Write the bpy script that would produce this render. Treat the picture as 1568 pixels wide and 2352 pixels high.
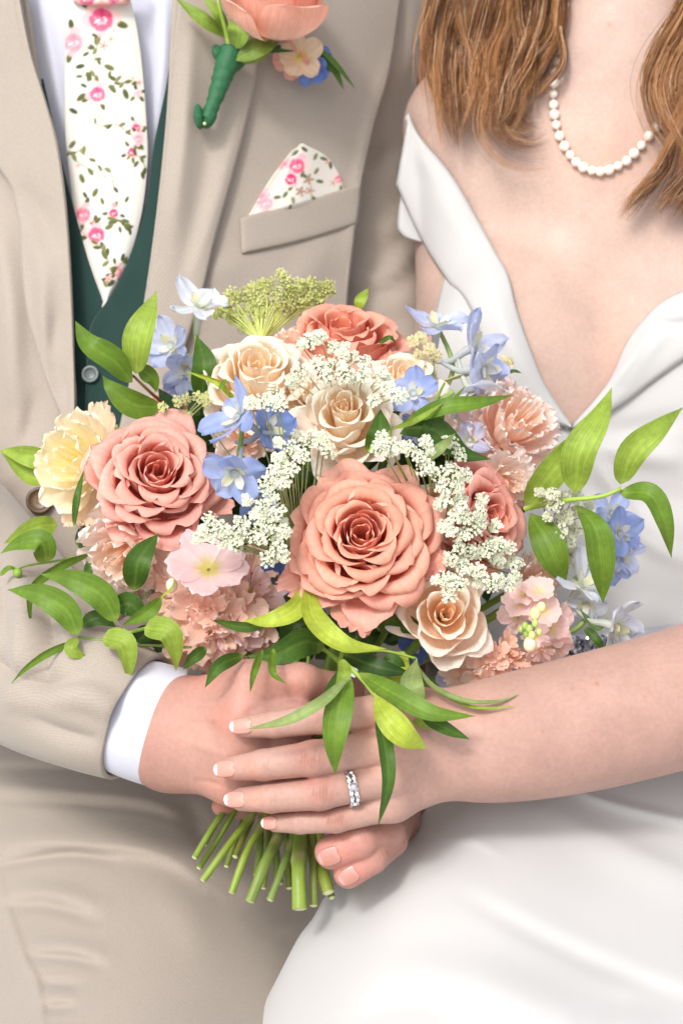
import bpy, math, random
import numpy as np
from mathutils import Vector, Matrix
from mathutils.bvhtree import BVHTree

random.seed(7); rng = np.random.default_rng(7)
SC = bpy.context.scene
COL = SC.collection
for _o in list(bpy.data.objects): bpy.data.objects.remove(_o)

# ------------------------------------------------------------------ camera, sky, sun, exposure
KW = 0.32                                   # picture width over distance
PITCH = math.radians(20)
RX = math.pi/2 - PITCH
CAMP = np.array([0.0, -1.20, 1.10])
RM = np.array([[1,0,0],[0,math.cos(RX),-math.sin(RX)],[0,math.sin(RX),math.cos(RX)]])
cam = bpy.data.cameras.new('camera'); camo = bpy.data.objects.new('camera', cam); COL.objects.link(camo)
camo.location = CAMP; camo.rotation_euler = (RX, 0, 0)
cam.sensor_fit = 'VERTICAL'; cam.sensor_height = 24.0; cam.lens = 24.0/(KW*1.5)
cam.clip_start = 0.05; cam.clip_end = 200
cam.dof.use_dof = True; cam.dof.focus_distance = 1.13; cam.dof.aperture_fstop = 9.0
SC.camera = camo

def cdir(x, y, z):                          # right, up, towards the viewer -> world
    v = RM @ np.array([x, y, z], float); return v/np.linalg.norm(v)
TO_SUN = cdir(-0.30, 0.52, 0.80)
sun = bpy.data.lights.new('sun', 'SUN'); suno = bpy.data.objects.new('sun', sun); COL.objects.link(suno)
sun.energy = 1.1; sun.angle = math.radians(10); sun.color = (1.0, 0.975, 0.95)
suno.location = (-1, -1, 4)
suno.rotation_euler = Vector(TO_SUN).to_track_quat('Z', 'Y').to_euler()
W = bpy.data.worlds.new('World'); SC.world = W; W.use_nodes = True
nt = W.node_tree; nt.nodes.clear()
sky = nt.nodes.new('ShaderNodeTexSky'); sky.sky_type = 'NISHITA'; sky.sun_disc = False
sky.sun_elevation = math.asin(TO_SUN[2]); sky.sun_rotation = math.atan2(TO_SUN[0], TO_SUN[1])
sky.dust_density = 4.0; sky.ozone_density = 1.0; sky.air_density = 1.0
hsv = nt.nodes.new('ShaderNodeHueSaturation'); hsv.inputs['Saturation'].default_value = 0.35
bg = nt.nodes.new('ShaderNodeBackground'); bg.inputs['Strength'].default_value = 0.15
wo = nt.nodes.new('ShaderNodeOutputWorld')
nt.links.new(sky.outputs[0], hsv.inputs['Color']); nt.links.new(hsv.outputs[0], bg.inputs[0]); nt.links.new(bg.outputs[0], wo.inputs[0])
SC.view_settings.view_transform = 'Standard'; SC.view_settings.look = 'None'
SC.view_settings.exposure = 0.54; SC.view_settings.gamma = 1.0
try: SC.view_settings.use_curve_mapping = False
except Exception: pass
SC.render.engine = 'CYCLES'
SC.cycles.use_denoising = True; SC.cycles.use_adaptive_sampling = True; SC.cycles.adaptive_threshold = 0.02
SC.cycles.max_bounces = 16; SC.cycles.diffuse_bounces = 12; SC.cycles.transmission_bounces = 12; SC.cycles.transparent_max_bounces = 12

# ------------------------------------------------------------------ helpers: points, meshes
SP = KW/1568.0                              # metres per photo pixel (1568 wide) at one metre
def P(u, v, d):
    u = np.asarray(u, float); v = np.asarray(v, float); d = np.asarray(d, float)
    u, v, d = np.broadcast_arrays(u, v, d)
    c = np.stack([(u-784)*SP*d, -(v-1176)*SP*d, -d], -1)
    return c @ RM.T + CAMP
def proj(p):
    c = (np.asarray(p)-CAMP) @ RM
    d = -c[..., 2]
    return np.stack([c[..., 0]/d/SP+784, -c[..., 1]/d/SP+1176, d], -1)
def px(r, d): return r*SP*d
def nrm(a):
    a = np.asarray(a, float); return a/np.maximum(np.linalg.norm(a, axis=-1, keepdims=True), 1e-12)
def lin(h):
    h = h.lstrip('#'); c = np.array([int(h[i:i+2], 16) for i in (0, 2, 4)])/255.0
    return np.where(c <= 0.04045, c/12.92, ((c+0.055)/1.055)**2.4)
def sstep(a, b, x):
    t = np.clip((x-a)/(b-a), 0, 1); return t*t*(3-2*t)

WL = {}
def link(o, parent, loc):
    COL.objects.link(o)
    if parent is not None:
        o.parent = parent; o.location = np.asarray(loc)-WL[parent.name]
    else: o.location = loc
    WL[o.name] = np.asarray(loc, float)
def thing(name, label, cat, loc, group=None):
    o = bpy.data.objects.new(name, None); o.empty_display_size = 0.01
    link(o, None, np.asarray(loc, float)); tag(o, label, cat, group); return o
def tag(o, label=None, cat=None, group=None, kind=None):
    if label: o['label'] = label
    if cat: o['category'] = cat
    if group: o['group'] = group
    if kind: o['kind'] = kind
    return o
def mk(name, V, F, mat, parent=None, col=None, uv=None, loc=None, smooth=True):
    V = np.asarray(V, float).reshape(-1, 3)
    loc = V.mean(0) if loc is None else np.asarray(loc, float)
    m = bpy.data.meshes.new(name)
    if isinstance(F, np.ndarray) and F.ndim == 2:
        k = F.shape[1]; n = len(F)
        m.vertices.add(len(V)); m.vertices.foreach_set('co', (V-loc).astype(np.float32).ravel())
        m.loops.add(n*k); m.loops.foreach_set('vertex_index', F.astype(np.int32).ravel())
        m.polygons.add(n); m.polygons.foreach_set('loop_start', np.arange(0, n*k, k, dtype=np.int32))
        m.update(calc_edges=True)
    else:
        m.from_pydata((V-loc).tolist(), [], [list(map(int, f)) for f in F]); m.update()
    if smooth: m.polygons.foreach_set('use_smooth', np.ones(len(m.polygons), bool))
    if col is not None:
        a = m.color_attributes.new('Col', 'FLOAT_COLOR', 'POINT')
        c = np.ones((len(V), 4), np.float32); c[:, :3] = np.asarray(col).reshape(-1, 3); a.data.foreach_set('color', c.ravel())
    if uv is not None:
        l = m.uv_layers.new(name='UVMap'); vi = np.empty(len(m.loops), np.int32); m.loops.foreach_get('vertex_index', vi)
        l.data.foreach_set('uv', np.asarray(uv, np.float32).reshape(-1, 2)[vi].ravel())
    if mat is not None: m.materials.append(mat)
    o = bpy.data.objects.new(name, m); link(o, parent, loc)
    return o
def gridF(nv, nu, wrap=False):
    i, j = np.meshgrid(np.arange(nv-1), np.arange(nu if wrap else nu-1), indexing='ij')
    j2 = (j+1) % nu
    return np.stack([i*nu+j, i*nu+j2, (i+1)*nu+j2, (i+1)*nu+j], -1).reshape(-1, 4)
class MB:                                   # collects pieces of ONE part
    def __init__(s): s.V = []; s.F = []; s.C = []; s.n = 0
    def add(s, V, F, c=None):
        V = np.asarray(V, float).reshape(-1, 3); s.V.append(V)
        s.F += [tuple(int(k)+s.n for k in f) for f in F]
        s.C.append(np.broadcast_to(np.asarray((1, 1, 1) if c is None else c, float), (len(V), 3))); s.n += len(V)
    def build(s, name, mat, parent=None, loc=None):
        return mk(name, np.concatenate(s.V), s.F, mat, parent, np.concatenate(s.C), None, loc)
def catmull(pts, n):
    p = np.asarray(pts, float)
    if len(p) == 2: return p[0]+(p[1]-p[0])*np.linspace(0, 1, n)[:, None]
    seg = np.linalg.norm(np.diff(p[:, :2], axis=0), axis=1)+1e-6
    t = np.concatenate([[0], np.cumsum(seg)]); x = np.linspace(0, t[-1], n)
    m = np.empty_like(p)
    m[1:-1] = (p[2:]-p[:-2])/(t[2:]-t[:-2])[:, None]
    m[0] = (p[1]-p[0])/seg[0]; m[-1] = (p[-1]-p[-2])/seg[-1]
    k = np.clip(np.searchsorted(t, x, 'right')-1, 0, len(p)-2)
    h = seg[k]; s = ((x-t[k])/h)[:, None]; h = h[:, None]
    return (2*s**3-3*s**2+1)*p[k]+(s**3-2*s**2+s)*h*m[k]+(-2*s**3+3*s**2)*p[k+1]+(s**3-s**2)*h*m[k+1]
def lerpc(pts, n):
    p = np.asarray(pts, float)
    seg = np.linalg.norm(np.diff(p[:, :2], axis=0), axis=1)+1e-6
    t = np.concatenate([[0], np.cumsum(seg)]); x = np.linspace(0, t[-1], n)
    return np.stack([np.interp(x, t, p[:, i]) for i in range(p.shape[1])], -1)
def loft(curves, nu, nv):
    c = np.stack([catmull(k, nv) for k in curves])           # nc,nv,k
    if len(c) == 2:
        s = np.linspace(0, 1, nu)[:, None, None]; return (c[0]+(c[1]-c[0])*s).transpose(1, 0, 2)
    n = len(c); t = np.arange(n, dtype=float); x = np.linspace(0, n-1, nu)
    m = np.empty_like(c); m[1:-1] = (c[2:]-c[:-2])/2; m[0] = c[1]-c[0]; m[-1] = c[-1]-c[-2]
    k = np.clip(x.astype(int), 0, n-2); s = (x-k)[:, None, None]
    r = (2*s**3-3*s**2+1)*c[k]+(s**3-2*s**2+s)*m[k]+(-2*s**3+3*s**2)*c[k+1]+(s**3-s**2)*m[k+1]
    return r.transpose(1, 0, 2)
def polydist(u, v, pts):
    pts = np.asarray(pts, float)[:, :2]; best = np.full(np.shape(u), 1e9); tt = np.zeros(np.shape(u)); sg = np.zeros(np.shape(u))
    L = np.linalg.norm(np.diff(pts, axis=0), axis=1); cum = np.concatenate([[0], np.cumsum(L)])
    for i in range(len(pts)-1):
        a, b = pts[i], pts[i+1]; ab = b-a
        t = np.clip(((u-a[0])*ab[0]+(v-a[1])*ab[1])/(ab@ab+1e-9), 0, 1)
        dx = u-a[0]-t*ab[0]; dy = v-a[1]-t*ab[1]; dd = np.hypot(dx, dy)
        w = dd < best; best = np.where(w, dd, best); tt = np.where(w, (cum[i]+t*L[i])/cum[-1], tt)
        sg = np.where(w, np.sign(ab[0]*dy-ab[1]*dx), sg)
    return best, tt, sg
def ridges(u, v, lst):
    h = np.zeros(np.shape(u))
    for r in lst:
        pts, w, amp = r[0], r[1], r[2]; w2 = r[3] if len(r) > 3 else w
        pts = catmull(pts, 14) if len(pts) > 2 else pts
        d, t, s = polydist(u, v, pts)
        ww = np.where(s > 0, w, w2)
        h += amp*np.exp(-(d/ww)**2)*np.clip(np.sin(np.pi*np.clip(t, 0.02, 0.98)), 0, 1)**0.5
    return h
def sheet(name, A, mat, parent=None, thick=0.0025, off=None, uvs=None, sub=0, col=None, loc=None, roll=None):
    """A: (nv,nu,3) of (u,v,d). roll = (left,right,top,bottom) metres: edges turned back softly."""
    A = np.array(A, float); nv, nu = A.shape[:2]
    if roll is not None:
        def back(n, m, w):
            x = np.clip(np.arange(n)/max(m, 1), 0, 1); return w*(1-np.sqrt(np.clip(1-(1-x)**2, 0, 1)))
        l, r, t, b = roll; m = 3
        A[..., 2] += back(nu, m, l)[None, :]+back(nu, m, r)[::-1][None, :]+back(nv, m, t)[:, None]+back(nv, m, b)[::-1][:, None]
    V = P(A[..., 0], A[..., 1], A[..., 2])
    du = np.linalg.norm(np.diff(V, axis=1), axis=-1); dv = np.linalg.norm(np.diff(V, axis=0), axis=-1)
    U = np.concatenate([np.zeros((nv, 1)), np.cumsum(du, 1)], 1); Vv = np.concatenate([np.zeros((1, nu)), np.cumsum(dv, 0)], 0)
    F = gridF(nv, nu)
    c = V[nv//2, nu//2]; e1 = V[nv//2, nu//2+1 if nu > 2 else 1]-c; e2 = V[min(nv//2+1, nv-1), nu//2]-c
    if np.dot(np.cross(e1, e2), CAMP-c) < 0: F = F[:, ::-1]
    o = mk(name, V.reshape(-1, 3), F, mat, parent, None if col is None else col.reshape(-1, 3), np.stack([U, Vv], -1).reshape(-1, 2), loc)
    if thick:
        s = o.modifiers.new('thick', 'SOLIDIFY'); s.thickness = thick; s.offset = -1
    if sub:
        s = o.modifiers.new('sub', 'SUBSURF'); s.levels = sub; s.render_levels = sub
    return o
def tube3(C, R, n, up=None, squash=1.0, cap=True):
    """world spine C (m,3), radii R -> V,F"""
    C = np.asarray(C, float); R = np.broadcast_to(np.asarray(R, float), (len(C),))
    T = nrm(np.gradient(C, axis=0)); up = cdir(0, 0, 1) if up is None else np.asarray(up, float)
    if abs(np.dot(T[0], up)) > 0.95: up = cdir(0.3, 1, 0.1)
    B = nrm(np.cross(T, up)); N = nrm(np.cross(B, T))
    a = np.linspace(0, 2*np.pi, n, endpoint=False)
    V = C[:, None]+R[:, None, None]*(np.cos(a)[None, :, None]*B[:, None]+squash*np.sin(a)[None, :, None]*N[:, None])
    F = [tuple(f) for f in gridF(len(C), n, True)]
    if cap: F += [tuple(range(n)), tuple(range((len(C)-1)*n, len(C)*n))[::-1]]
    return V.reshape(-1, 3), F
def limb(name, spine, mat, parent, nr=60, nc=64, squash=0.85, wr=None, extra=None, thick=0.0025, cap=False):
    """cloth tube from pixel spine (u,v,d,rpx); wr(u,v) outward displacement; open ends"""
    A = catmull(np.asarray(spine, float), nr)
    C = P(A[:, 0], A[:, 1], A[:, 2]); R = px(A[:, 3], A[:, 2])
    V, F = tube3(C, R, nc, None, squash, cap); V = V.reshape(nr, nc, 3)
    ctr = C[:, None]; out = nrm(V-ctr)
    if wr is not None:
        q = proj(V); facing = np.clip((out @ cdir(0, 0, 1))*1.6+0.2, 0, 1)
        V = V+out*(wr(q[..., 0], q[..., 1])*facing)[..., None]
    if extra is not None: V = extra(V)
    L = np.concatenate([[0], np.cumsum(np.linalg.norm(np.diff(C, axis=0), axis=1))])
    a = np.linspace(0, 1, nc, endpoint=False)*2*np.pi*R.mean()
    uv = np.stack(np.broadcast_arrays(a[None, :], L[:, None]), -1)
    o = mk(name, V.reshape(-1, 3), F, mat, parent, None, uv.reshape(-1, 2))
    if thick:
        s = o.modifiers.new('thick', 'SOLIDIFY'); s.thickness = thick; s.offset = -1
    return o

# ------------------------------------------------------------------ signed distance bodies -> one continuous skin
class Field:
    def __init__(s, lo, hi, h):
        s.o = np.asarray(lo, float); s.h = h; n = np.ceil((np.asarray(hi)-s.o)/h).astype(int)+1
        s.ax = [s.o[i]+h*np.arange(n[i]) for i in range(3)]; s.F = np.full(n, 1.0, np.float32)
    def region(s, lo, hi):
        sl = []
        for i in range(3):
            a = int(max(0, math.floor((lo[i]-s.o[i])/s.h))); b = int(min(len(s.ax[i]), math.ceil((hi[i]-s.o[i])/s.h)+1))
            if b <= a: return None, None
            sl.append(slice(a, b))
        X = np.stack(np.meshgrid(s.ax[0][sl[0]], s.ax[1][sl[1]], s.ax[2][sl[2]], indexing='ij'), -1).astype(np.float32)
        return tuple(sl), X
    def blend(s, sl, d, k):
        f = s.F[sl]; h = np.clip(0.5+0.5*(f-d)/k, 0, 1); s.F[sl] = f*(1-h)+d*h-k*h*(1-h)
    def cone(s, a, b, ra, rb, k):
        a = np.asarray(a); b = np.asarray(b); m = max(ra, rb)+k+3*s.h
        sl, X = s.region(np.minimum(a, b)-m, np.maximum(a, b)+m)
        if sl is None: return
        ab = b-a; t = np.clip(((X-a.astype(np.float32)) @ ab.astype(np.float32))/(ab@ab+1e-12), 0, 1)
        d = np.linalg.norm(X-a.astype(np.float32)-t[..., None]*ab.astype(np.float32), axis=-1)-(ra+(rb-ra)*t)
        s.blend(sl, d, k)
    def ell(s, c, R, k):
        """R: 3x3 rows = axes (world) times radius list"""
        ax, r = R; r = np.asarray(r, float); m = r.max()+k+3*s.h; c = np.asarray(c)
        sl, X = s.region(c-m, c+m)
        if sl is None: return
        q = ((X-c.astype(np.float32)) @ np.asarray(ax, np.float32).T)/r.astype(np.float32)
        l = np.linalg.norm(q, axis=-1); l2 = np.linalg.norm(q/r.astype(np.float32), axis=-1)
        d = l*(l-1)/np.maximum(l2, 1e-6)
        s.blend(sl, np.clip(d, -0.2, 0.3), k)
    def chain(s, pts, k, k0=None):
        q = [(P(p[0], p[1], p[2]), px(p[3], p[2])) for p in pts]
        for i in range(len(q)-1):
            s.cone(q[i][0], q[i+1][0], q[i][1], q[i+1][1], (k0 or k) if i == len(q)-2 else min(k, 0.0016))
    def mesh(s):
        F = s.F; sg = F < 0; n = np.array(F.shape)
        c = np.zeros(n-1, np.int8)
        for dx in (0, 1):
            for dy in (0, 1):
                for dz in (0, 1): c += sg[dx:n[0]-1+dx, dy:n[1]-1+dy, dz:n[2]-1+dz]
        act = (c > 0) & (c < 8); I = np.argwhere(act); idx = np.full(n-1, -1, np.int64); idx[act] = np.arange(len(I))
        acc = np.zeros((len(I), 3)); cnt = np.zeros(len(I))
        cor = [(0,0,0),(1,0,0),(0,1,0),(1,1,0),(0,0,1),(1,0,1),(0,1,1),(1,1,1)]
        for a in range(8):
            for b in range(a+1, 8):
                A, B = np.array(cor[a]), np.array(cor[b])
                if np.abs(A-B).sum() != 1: continue
                fa = F[tuple((I+A).T)]; fb = F[tuple((I+B).T)]; ch = (fa < 0) != (fb < 0)
                t = np.where(ch, fa/np.where(ch, fa-fb, 1), 0)
                acc += ch[:, None]*(A+t[:, None]*(B-A)); cnt += ch
        V = s.o+s.h*(I+acc/cnt[:, None])
        Q = []
        for ax in range(3):
            o1, o2 = [(1, 2), (2, 0), (0, 1)][ax]
            lo = [slice(None)]*3; hi = [slice(None)]*3; lo[ax] = slice(0, -1); hi[ax] = slice(1, None)
            a = sg[tuple(lo)]; b = sg[tuple(hi)]; E = np.argwhere(a != b)
            E = E[(E[:, o1] > 0) & (E[:, o2] > 0) & (E[:, o1] < n[o1]-1) & (E[:, o2] < n[o2]-1)]
            d1 = np.zeros(3, int); d1[o1] = 1; d2 = np.zeros(3, int); d2[o2] = 1
            q = np.stack([idx[tuple(k.T)] for k in (E-d1-d2, E-d2, E, E-d1)], -1)
            fl = ~a[tuple(E.T)]; q[fl] = q[fl][:, ::-1]; Q.append(q)
        Q = np.concatenate(Q); Q = Q[(Q >= 0).all(1)]
        return V, Q
def relax(V, Q, it=4, lam=0.5):
    E = np.concatenate([Q[:, [0, 1]], Q[:, [1, 2]], Q[:, [2, 3]], Q[:, [3, 0]]]); n = len(V)
    deg = np.bincount(E[:, 0], minlength=n)+np.bincount(E[:, 1], minlength=n)
    for k in range(it):
        for l in (lam, -lam*1.04):
            s = np.stack([np.bincount(E[:, 0], V[E[:, 1], i], n)+np.bincount(E[:, 1], V[E[:, 0], i], n) for i in range(3)], -1)
            V = V+l*(s/np.maximum(deg, 1)[:, None]-V)
    return V
def vnormals(V, Q):
    fn = np.cross(V[Q[:, 2]]-V[Q[:, 0]], V[Q[:, 3]]-V[Q[:, 1]]); N = np.zeros_like(V)
    for i in range(4):
        for a in range(3): N[:, a] += np.bincount(Q[:, i], fn[:, a], len(V))
    return nrm(N)

# ------------------------------------------------------------------ materials
def mat(name):
    m = bpy.data.materials.new(name); m.use_nodes = True; t = m.node_tree; t.nodes.clear()
    return m, t, lambda k, **kw: _nd(t, k, kw)
def _nd(t, k, kw):
    n = t.nodes.new('ShaderNode'+k)
    for a, b in kw.items():
        if a.startswith('_'): setattr(n, a[1:], b)
        else: n.inputs[a.replace('0', ' ')].default_value = b
    return n
def out(t, sh):
    o = t.nodes.new('ShaderNodeOutputMaterial'); t.links.new(sh, o.inputs[0])
def vary(t, N, src, scale, amt, coord='Object', detail=3):
    """multiply a colour by gentle noise"""
    tc = N('TexCoord'); nz = N('TexNoise', Scale=scale, Detail=detail); t.links.new(tc.outputs[coord], nz.inputs['Vector'])
    mr = N('MapRange'); mr.inputs['From Min'].default_value = 0.3; mr.inputs['From Max'].default_value = 0.7
    mr.inputs['To Min'].default_value = 1-amt; mr.inputs['To Max'].default_value = 1+amt
    t.links.new(nz.outputs['Fac'], mr.inputs['Value'])
    mx = N('Mix', _data_type='RGBA', _blend_type='MULTIPLY'); mx.inputs['Factor'].default_value = 1
    t.links.new(src, mx.inputs[6]); t.links.new(mr.outputs[0], mx.inputs[7]); return mx.outputs[2]
def petal_mat(name, trans=0.34, rough=0.55, vein=0.0):
    m, t, N = mat(name); at = N('Attribute', _attribute_name='Col')
    c = vary(t, N, at.outputs['Color'], 160, 0.05)
    uv = N('UVMap'); mp = N('Mapping'); mp.inputs['Scale'].default_value = (26, 2.2, 1); t.links.new(uv.outputs[0], mp.inputs['Vector'])
    n2 = N('TexNoise', Scale=1.0, Detail=3); t.links.new(mp.outputs[0], n2.inputs['Vector']); m2 = N('MapRange')
    m2.inputs['From Min'].default_value = .3; m2.inputs['From Max'].default_value = .7; m2.inputs['To Min'].default_value = .90; m2.inputs['To Max'].default_value = 1.06
    t.links.new(n2.outputs['Fac'], m2.inputs['Value']); x2 = N('Mix', _data_type='RGBA', _blend_type='MULTIPLY'); x2.inputs['Factor'].default_value = 1
    t.links.new(c, x2.inputs[6]); t.links.new(m2.outputs[0], x2.inputs[7]); c = x2.outputs[2]
    p = N('BsdfPrincipled', Roughness=rough); p.inputs['Specular IOR Level'].default_value = 0.25
    p.inputs['Sheen Weight'].default_value = 0.12
    tr = N('BsdfTranslucent'); ms = N('MixShader'); ms.inputs[0].default_value = trans
    tc = N('TexCoord'); nz = N('TexNoise', Scale=420.0, Detail=2); b = N('Bump', Strength=0.12, Distance=0.0006)
    t.links.new(tc.outputs['Object'], nz.inputs['Vector']); t.links.new(nz.outputs['Fac'], b.inputs['Height']); t.links.new(b.outputs[0], p.inputs['Normal'])
    t.links.new(c, p.inputs['Base Color']); t.links.new(c, tr.inputs['Color'])
    t.links.new(p.outputs[0], ms.inputs[1]); t.links.new(tr.outputs[0], ms.inputs[2]); out(t, ms.outputs[0]); return m
def leaf_mat():
    m, t, N = mat('leaf_green'); at = N('Attribute', _attribute_name='Col')
    uv = N('UVMap'); sx = N('SeparateXYZ'); t.links.new(uv.outputs[0], sx.inputs[0])
    mu = N('Math', _operation='MULTIPLY'); mu.inputs[1].default_value = 88.0; t.links.new(sx.outputs[0], mu.inputs[0])
    sn = N('Math', _operation='SINE'); t.links.new(mu.outputs[0], sn.inputs[0])
    c0 = vary(t, N, at.outputs['Color'], 60, 0.20); c0 = vary(t, N, c0, 330, 0.10)
    mp = N('Mapping'); mp.inputs['Scale'].default_value = (16, 1.2, 1); t.links.new(uv.outputs[0], mp.inputs['Vector']); n2 = N('TexNoise', Scale=1.0, Detail=4); t.links.new(mp.outputs[0], n2.inputs['Vector'])
    m2 = N('MapRange'); m2.inputs['From Min'].default_value = .3; m2.inputs['From Max'].default_value = .7; m2.inputs['To Min'].default_value = .80; m2.inputs['To Max'].default_value = 1.14; t.links.new(n2.outputs['Fac'], m2.inputs['Value'])
    x2 = N('Mix', _data_type='RGBA', _blend_type='MULTIPLY'); x2.inputs['Factor'].default_value = 1; t.links.new(c0, x2.inputs[6]); t.links.new(m2.outputs[0], x2.inputs[7]); c0 = x2.outputs[2]
    mr = N('MapRange'); mr.inputs['From Min'].default_value = -1; mr.inputs['From Max'].default_value = 1; mr.inputs['To Min'].default_value = 0.965; mr.inputs['To Max'].default_value = 1.03
    t.links.new(sn.outputs[0], mr.inputs['Value'])
    mx = N('Mix', _data_type='RGBA', _blend_type='MULTIPLY'); mx.inputs['Factor'].default_value = 1
    t.links.new(c0, mx.inputs[6]); t.links.new(mr.outputs[0], mx.inputs[7])
    p = N('BsdfPrincipled', Roughness=0.5); p.inputs['Specular IOR Level'].default_value = 0.35
    b = N('Bump', Strength=0.10, Distance=0.0006); t.links.new(sn.outputs[0], b.inputs['Height']); t.links.new(b.outputs[0], p.inputs['Normal'])
    tr = N('BsdfTranslucent'); ms = N('MixShader'); ms.inputs[0].default_value = 0.22
    t.links.new(mx.outputs[2], p.inputs['Base Color']); t.links.new(mx.outputs[2], tr.inputs['Color'])
    t.links.new(p.outputs[0], ms.inputs[1]); t.links.new(tr.outputs[0], ms.inputs[2]); out(t, ms.outputs[0]); return m
def cloth_mat(name, hexc, period=0.0018, contrast=0.05, bump=0.25, rough=0.85, sheen=0.25, blotch=0.03, attr=False, ang=0.6):
    m, t, N = mat(name)
    if attr: src = N('Attribute', _attribute_name='Col').outputs['Color']
    else:
        r = N('RGB'); r.outputs[0].default_value = (*lin(hexc), 1); src = r.outputs[0]
    c = vary(t, N, src, 14, blotch); c = vary(t, N, c, 900, contrast, detail=1)
    uv = N('UVMap'); mp = N('Mapping'); mp.inputs['Rotation'].default_value = (0, 0, ang); mp.inputs['Scale'].default_value = (1/period,)*3
    t.links.new(uv.outputs[0], mp.inputs['Vector']); sx = N('SeparateXYZ'); t.links.new(mp.outputs[0], sx.inputs[0])
    m6 = N('Math', _operation='MULTIPLY'); m6.inputs[1].default_value = 6.2832; t.links.new(sx.outputs[0], m6.inputs[0])
    sn = N('Math', _operation='SINE'); t.links.new(m6.outputs[0], sn.inputs[0])
    mr = N('MapRange'); mr.inputs['From Min'].default_value = -1; mr.inputs['From Max'].default_value = 1; mr.inputs['To Min'].default_value = 1-contrast; mr.inputs['To Max'].default_value = 1+contrast*0.6
    t.links.new(sn.outputs[0], mr.inputs['Value'])
    mx = N('Mix', _data_type='RGBA', _blend_type='MULTIPLY'); mx.inputs['Factor'].default_value = 1
    t.links.new(c, mx.inputs[6]); t.links.new(mr.outputs[0], mx.inputs[7])
    tc = N('TexCoord'); nz = N('TexNoise', Scale=1100.0, Detail=2); t.links.new(tc.outputs['Object'], nz.inputs['Vector'])
    b = N('Bump', Strength=bump, Distance=0.0005); t.links.new(nz.outputs['Fac'], b.inputs['Height'])
    p = N('BsdfPrincipled', Roughness=rough); p.inputs['Sheen Weight'].default_value = sheen; p.inputs['Specular IOR Level'].default_value = 0.2
    t.links.new(mx.outputs[2], p.inputs['Base Color']); t.links.new(b.outputs[0], p.inputs['Normal']); out(t, p.outputs[0]); return m
def skin_mat(name):
    m, t, N = mat(name); at = N('Attribute', _attribute_name='Col')
    c = vary(t, N, at.outputs['Color'], 45, 0.07); c = vary(t, N, c, 380, 0.055)
    p = N('BsdfPrincipled', Roughness=0.48); p.inputs['Specular IOR Level'].default_value = 0.35
    p.inputs['Subsurface Weight'].default_value = 0.25; p.inputs['Subsurface Radius'].default_value = (1.0, 0.4, 0.2); p.inputs['Subsurface Scale'].default_value = 0.003
    tc = N('TexCoord'); nz = N('TexNoise', Scale=850.0, Detail=3); t.links.new(tc.outputs['Object'], nz.inputs['Vector'])
    b = N('Bump', Strength=0.28, Distance=0.0007); t.links.new(nz.outputs['Fac'], b.inputs['Height']); t.links.new(b.outputs[0], p.inputs['Normal'])
    t.links.new(c, p.inputs['Base Color']); out(t, p.outputs[0]); return m
def simple(name, hexc=None, rough=0.5, metal=0.0, spec=0.4, coat=0.0, trans=0.0):
    m, t, N = mat(name); p = N('BsdfPrincipled', Roughness=rough, Metallic=metal); p.inputs['Specular IOR Level'].default_value = spec
    p.inputs['Coat Weight'].default_value = coat; p.inputs['Coat Roughness'].default_value = 0.08
    p.inputs['Transmission Weight'].default_value = trans
    if hexc is None:
        at = N('Attribute', _attribute_name='Col'); src = at.outputs['Color']
    else:
        r = N('RGB'); r.outputs[0].default_value = (*lin(hexc), 1); src = r.outputs[0]
    t.links.new(vary(t, N, src, 220, 0.06), p.inputs['Base Color']); out(t, p.outputs[0]); return m
M = {}
M['petal'] = petal_mat('petal_soft'); M['petal_thin'] = petal_mat('petal_thin', 0.40, 0.5)
M['leaf'] = leaf_mat()
M['suit'] = cloth_mat('beige_wool', 'A79C90'); M['vest'] = cloth_mat('green_wool', '213B36', contrast=0.06, sheen=0.3)
M['trouser'] = cloth_mat('beige_wool_trouser', 'A3988C')
M['shirt'] = cloth_mat('white_shirt', 'CDCFDB', 0.0007, 0.01, 0.1, blotch=0.01)
M['dress'] = cloth_mat('white_crepe', 'C1C0BE', 0.0009, 0.006, 0.06, 0.75, 0.2, 0.008)
M['print'] = cloth_mat('printed_cotton', None, 0.0008, 0.012, 0.1, blotch=0.01, attr=True)
M['skin'] = skin_mat('skin')
M['nail'] = simple('nail_gloss', None, 0.18, 0, 0.5, 0.6)
M['stem'] = simple('green_stem', None, 0.45)
M['pearl'] = simple('pearl_white', 'F7EBDC', 0.15, 0.0, 0.7, 0.8)
M['silver'] = simple('silver_metal', 'D9D9DC', 0.16, 1.0)
M['crystal'] = simple('clear_stone', 'F4F6FA', 0.03, 0.0, 0.9, 1.0)
M['hair'] = simple('auburn_hair', None, 0.38, 0, 0.5)
M['button'] = simple('horn_button', None, 0.35, 0, 0.5)
M['tape'] = simple('green_tape', '2A6440', 0.6, 0, 0.4, 0.0)
M['floret'] = petal_mat('white_floret', 0.25, 0.6)
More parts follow.
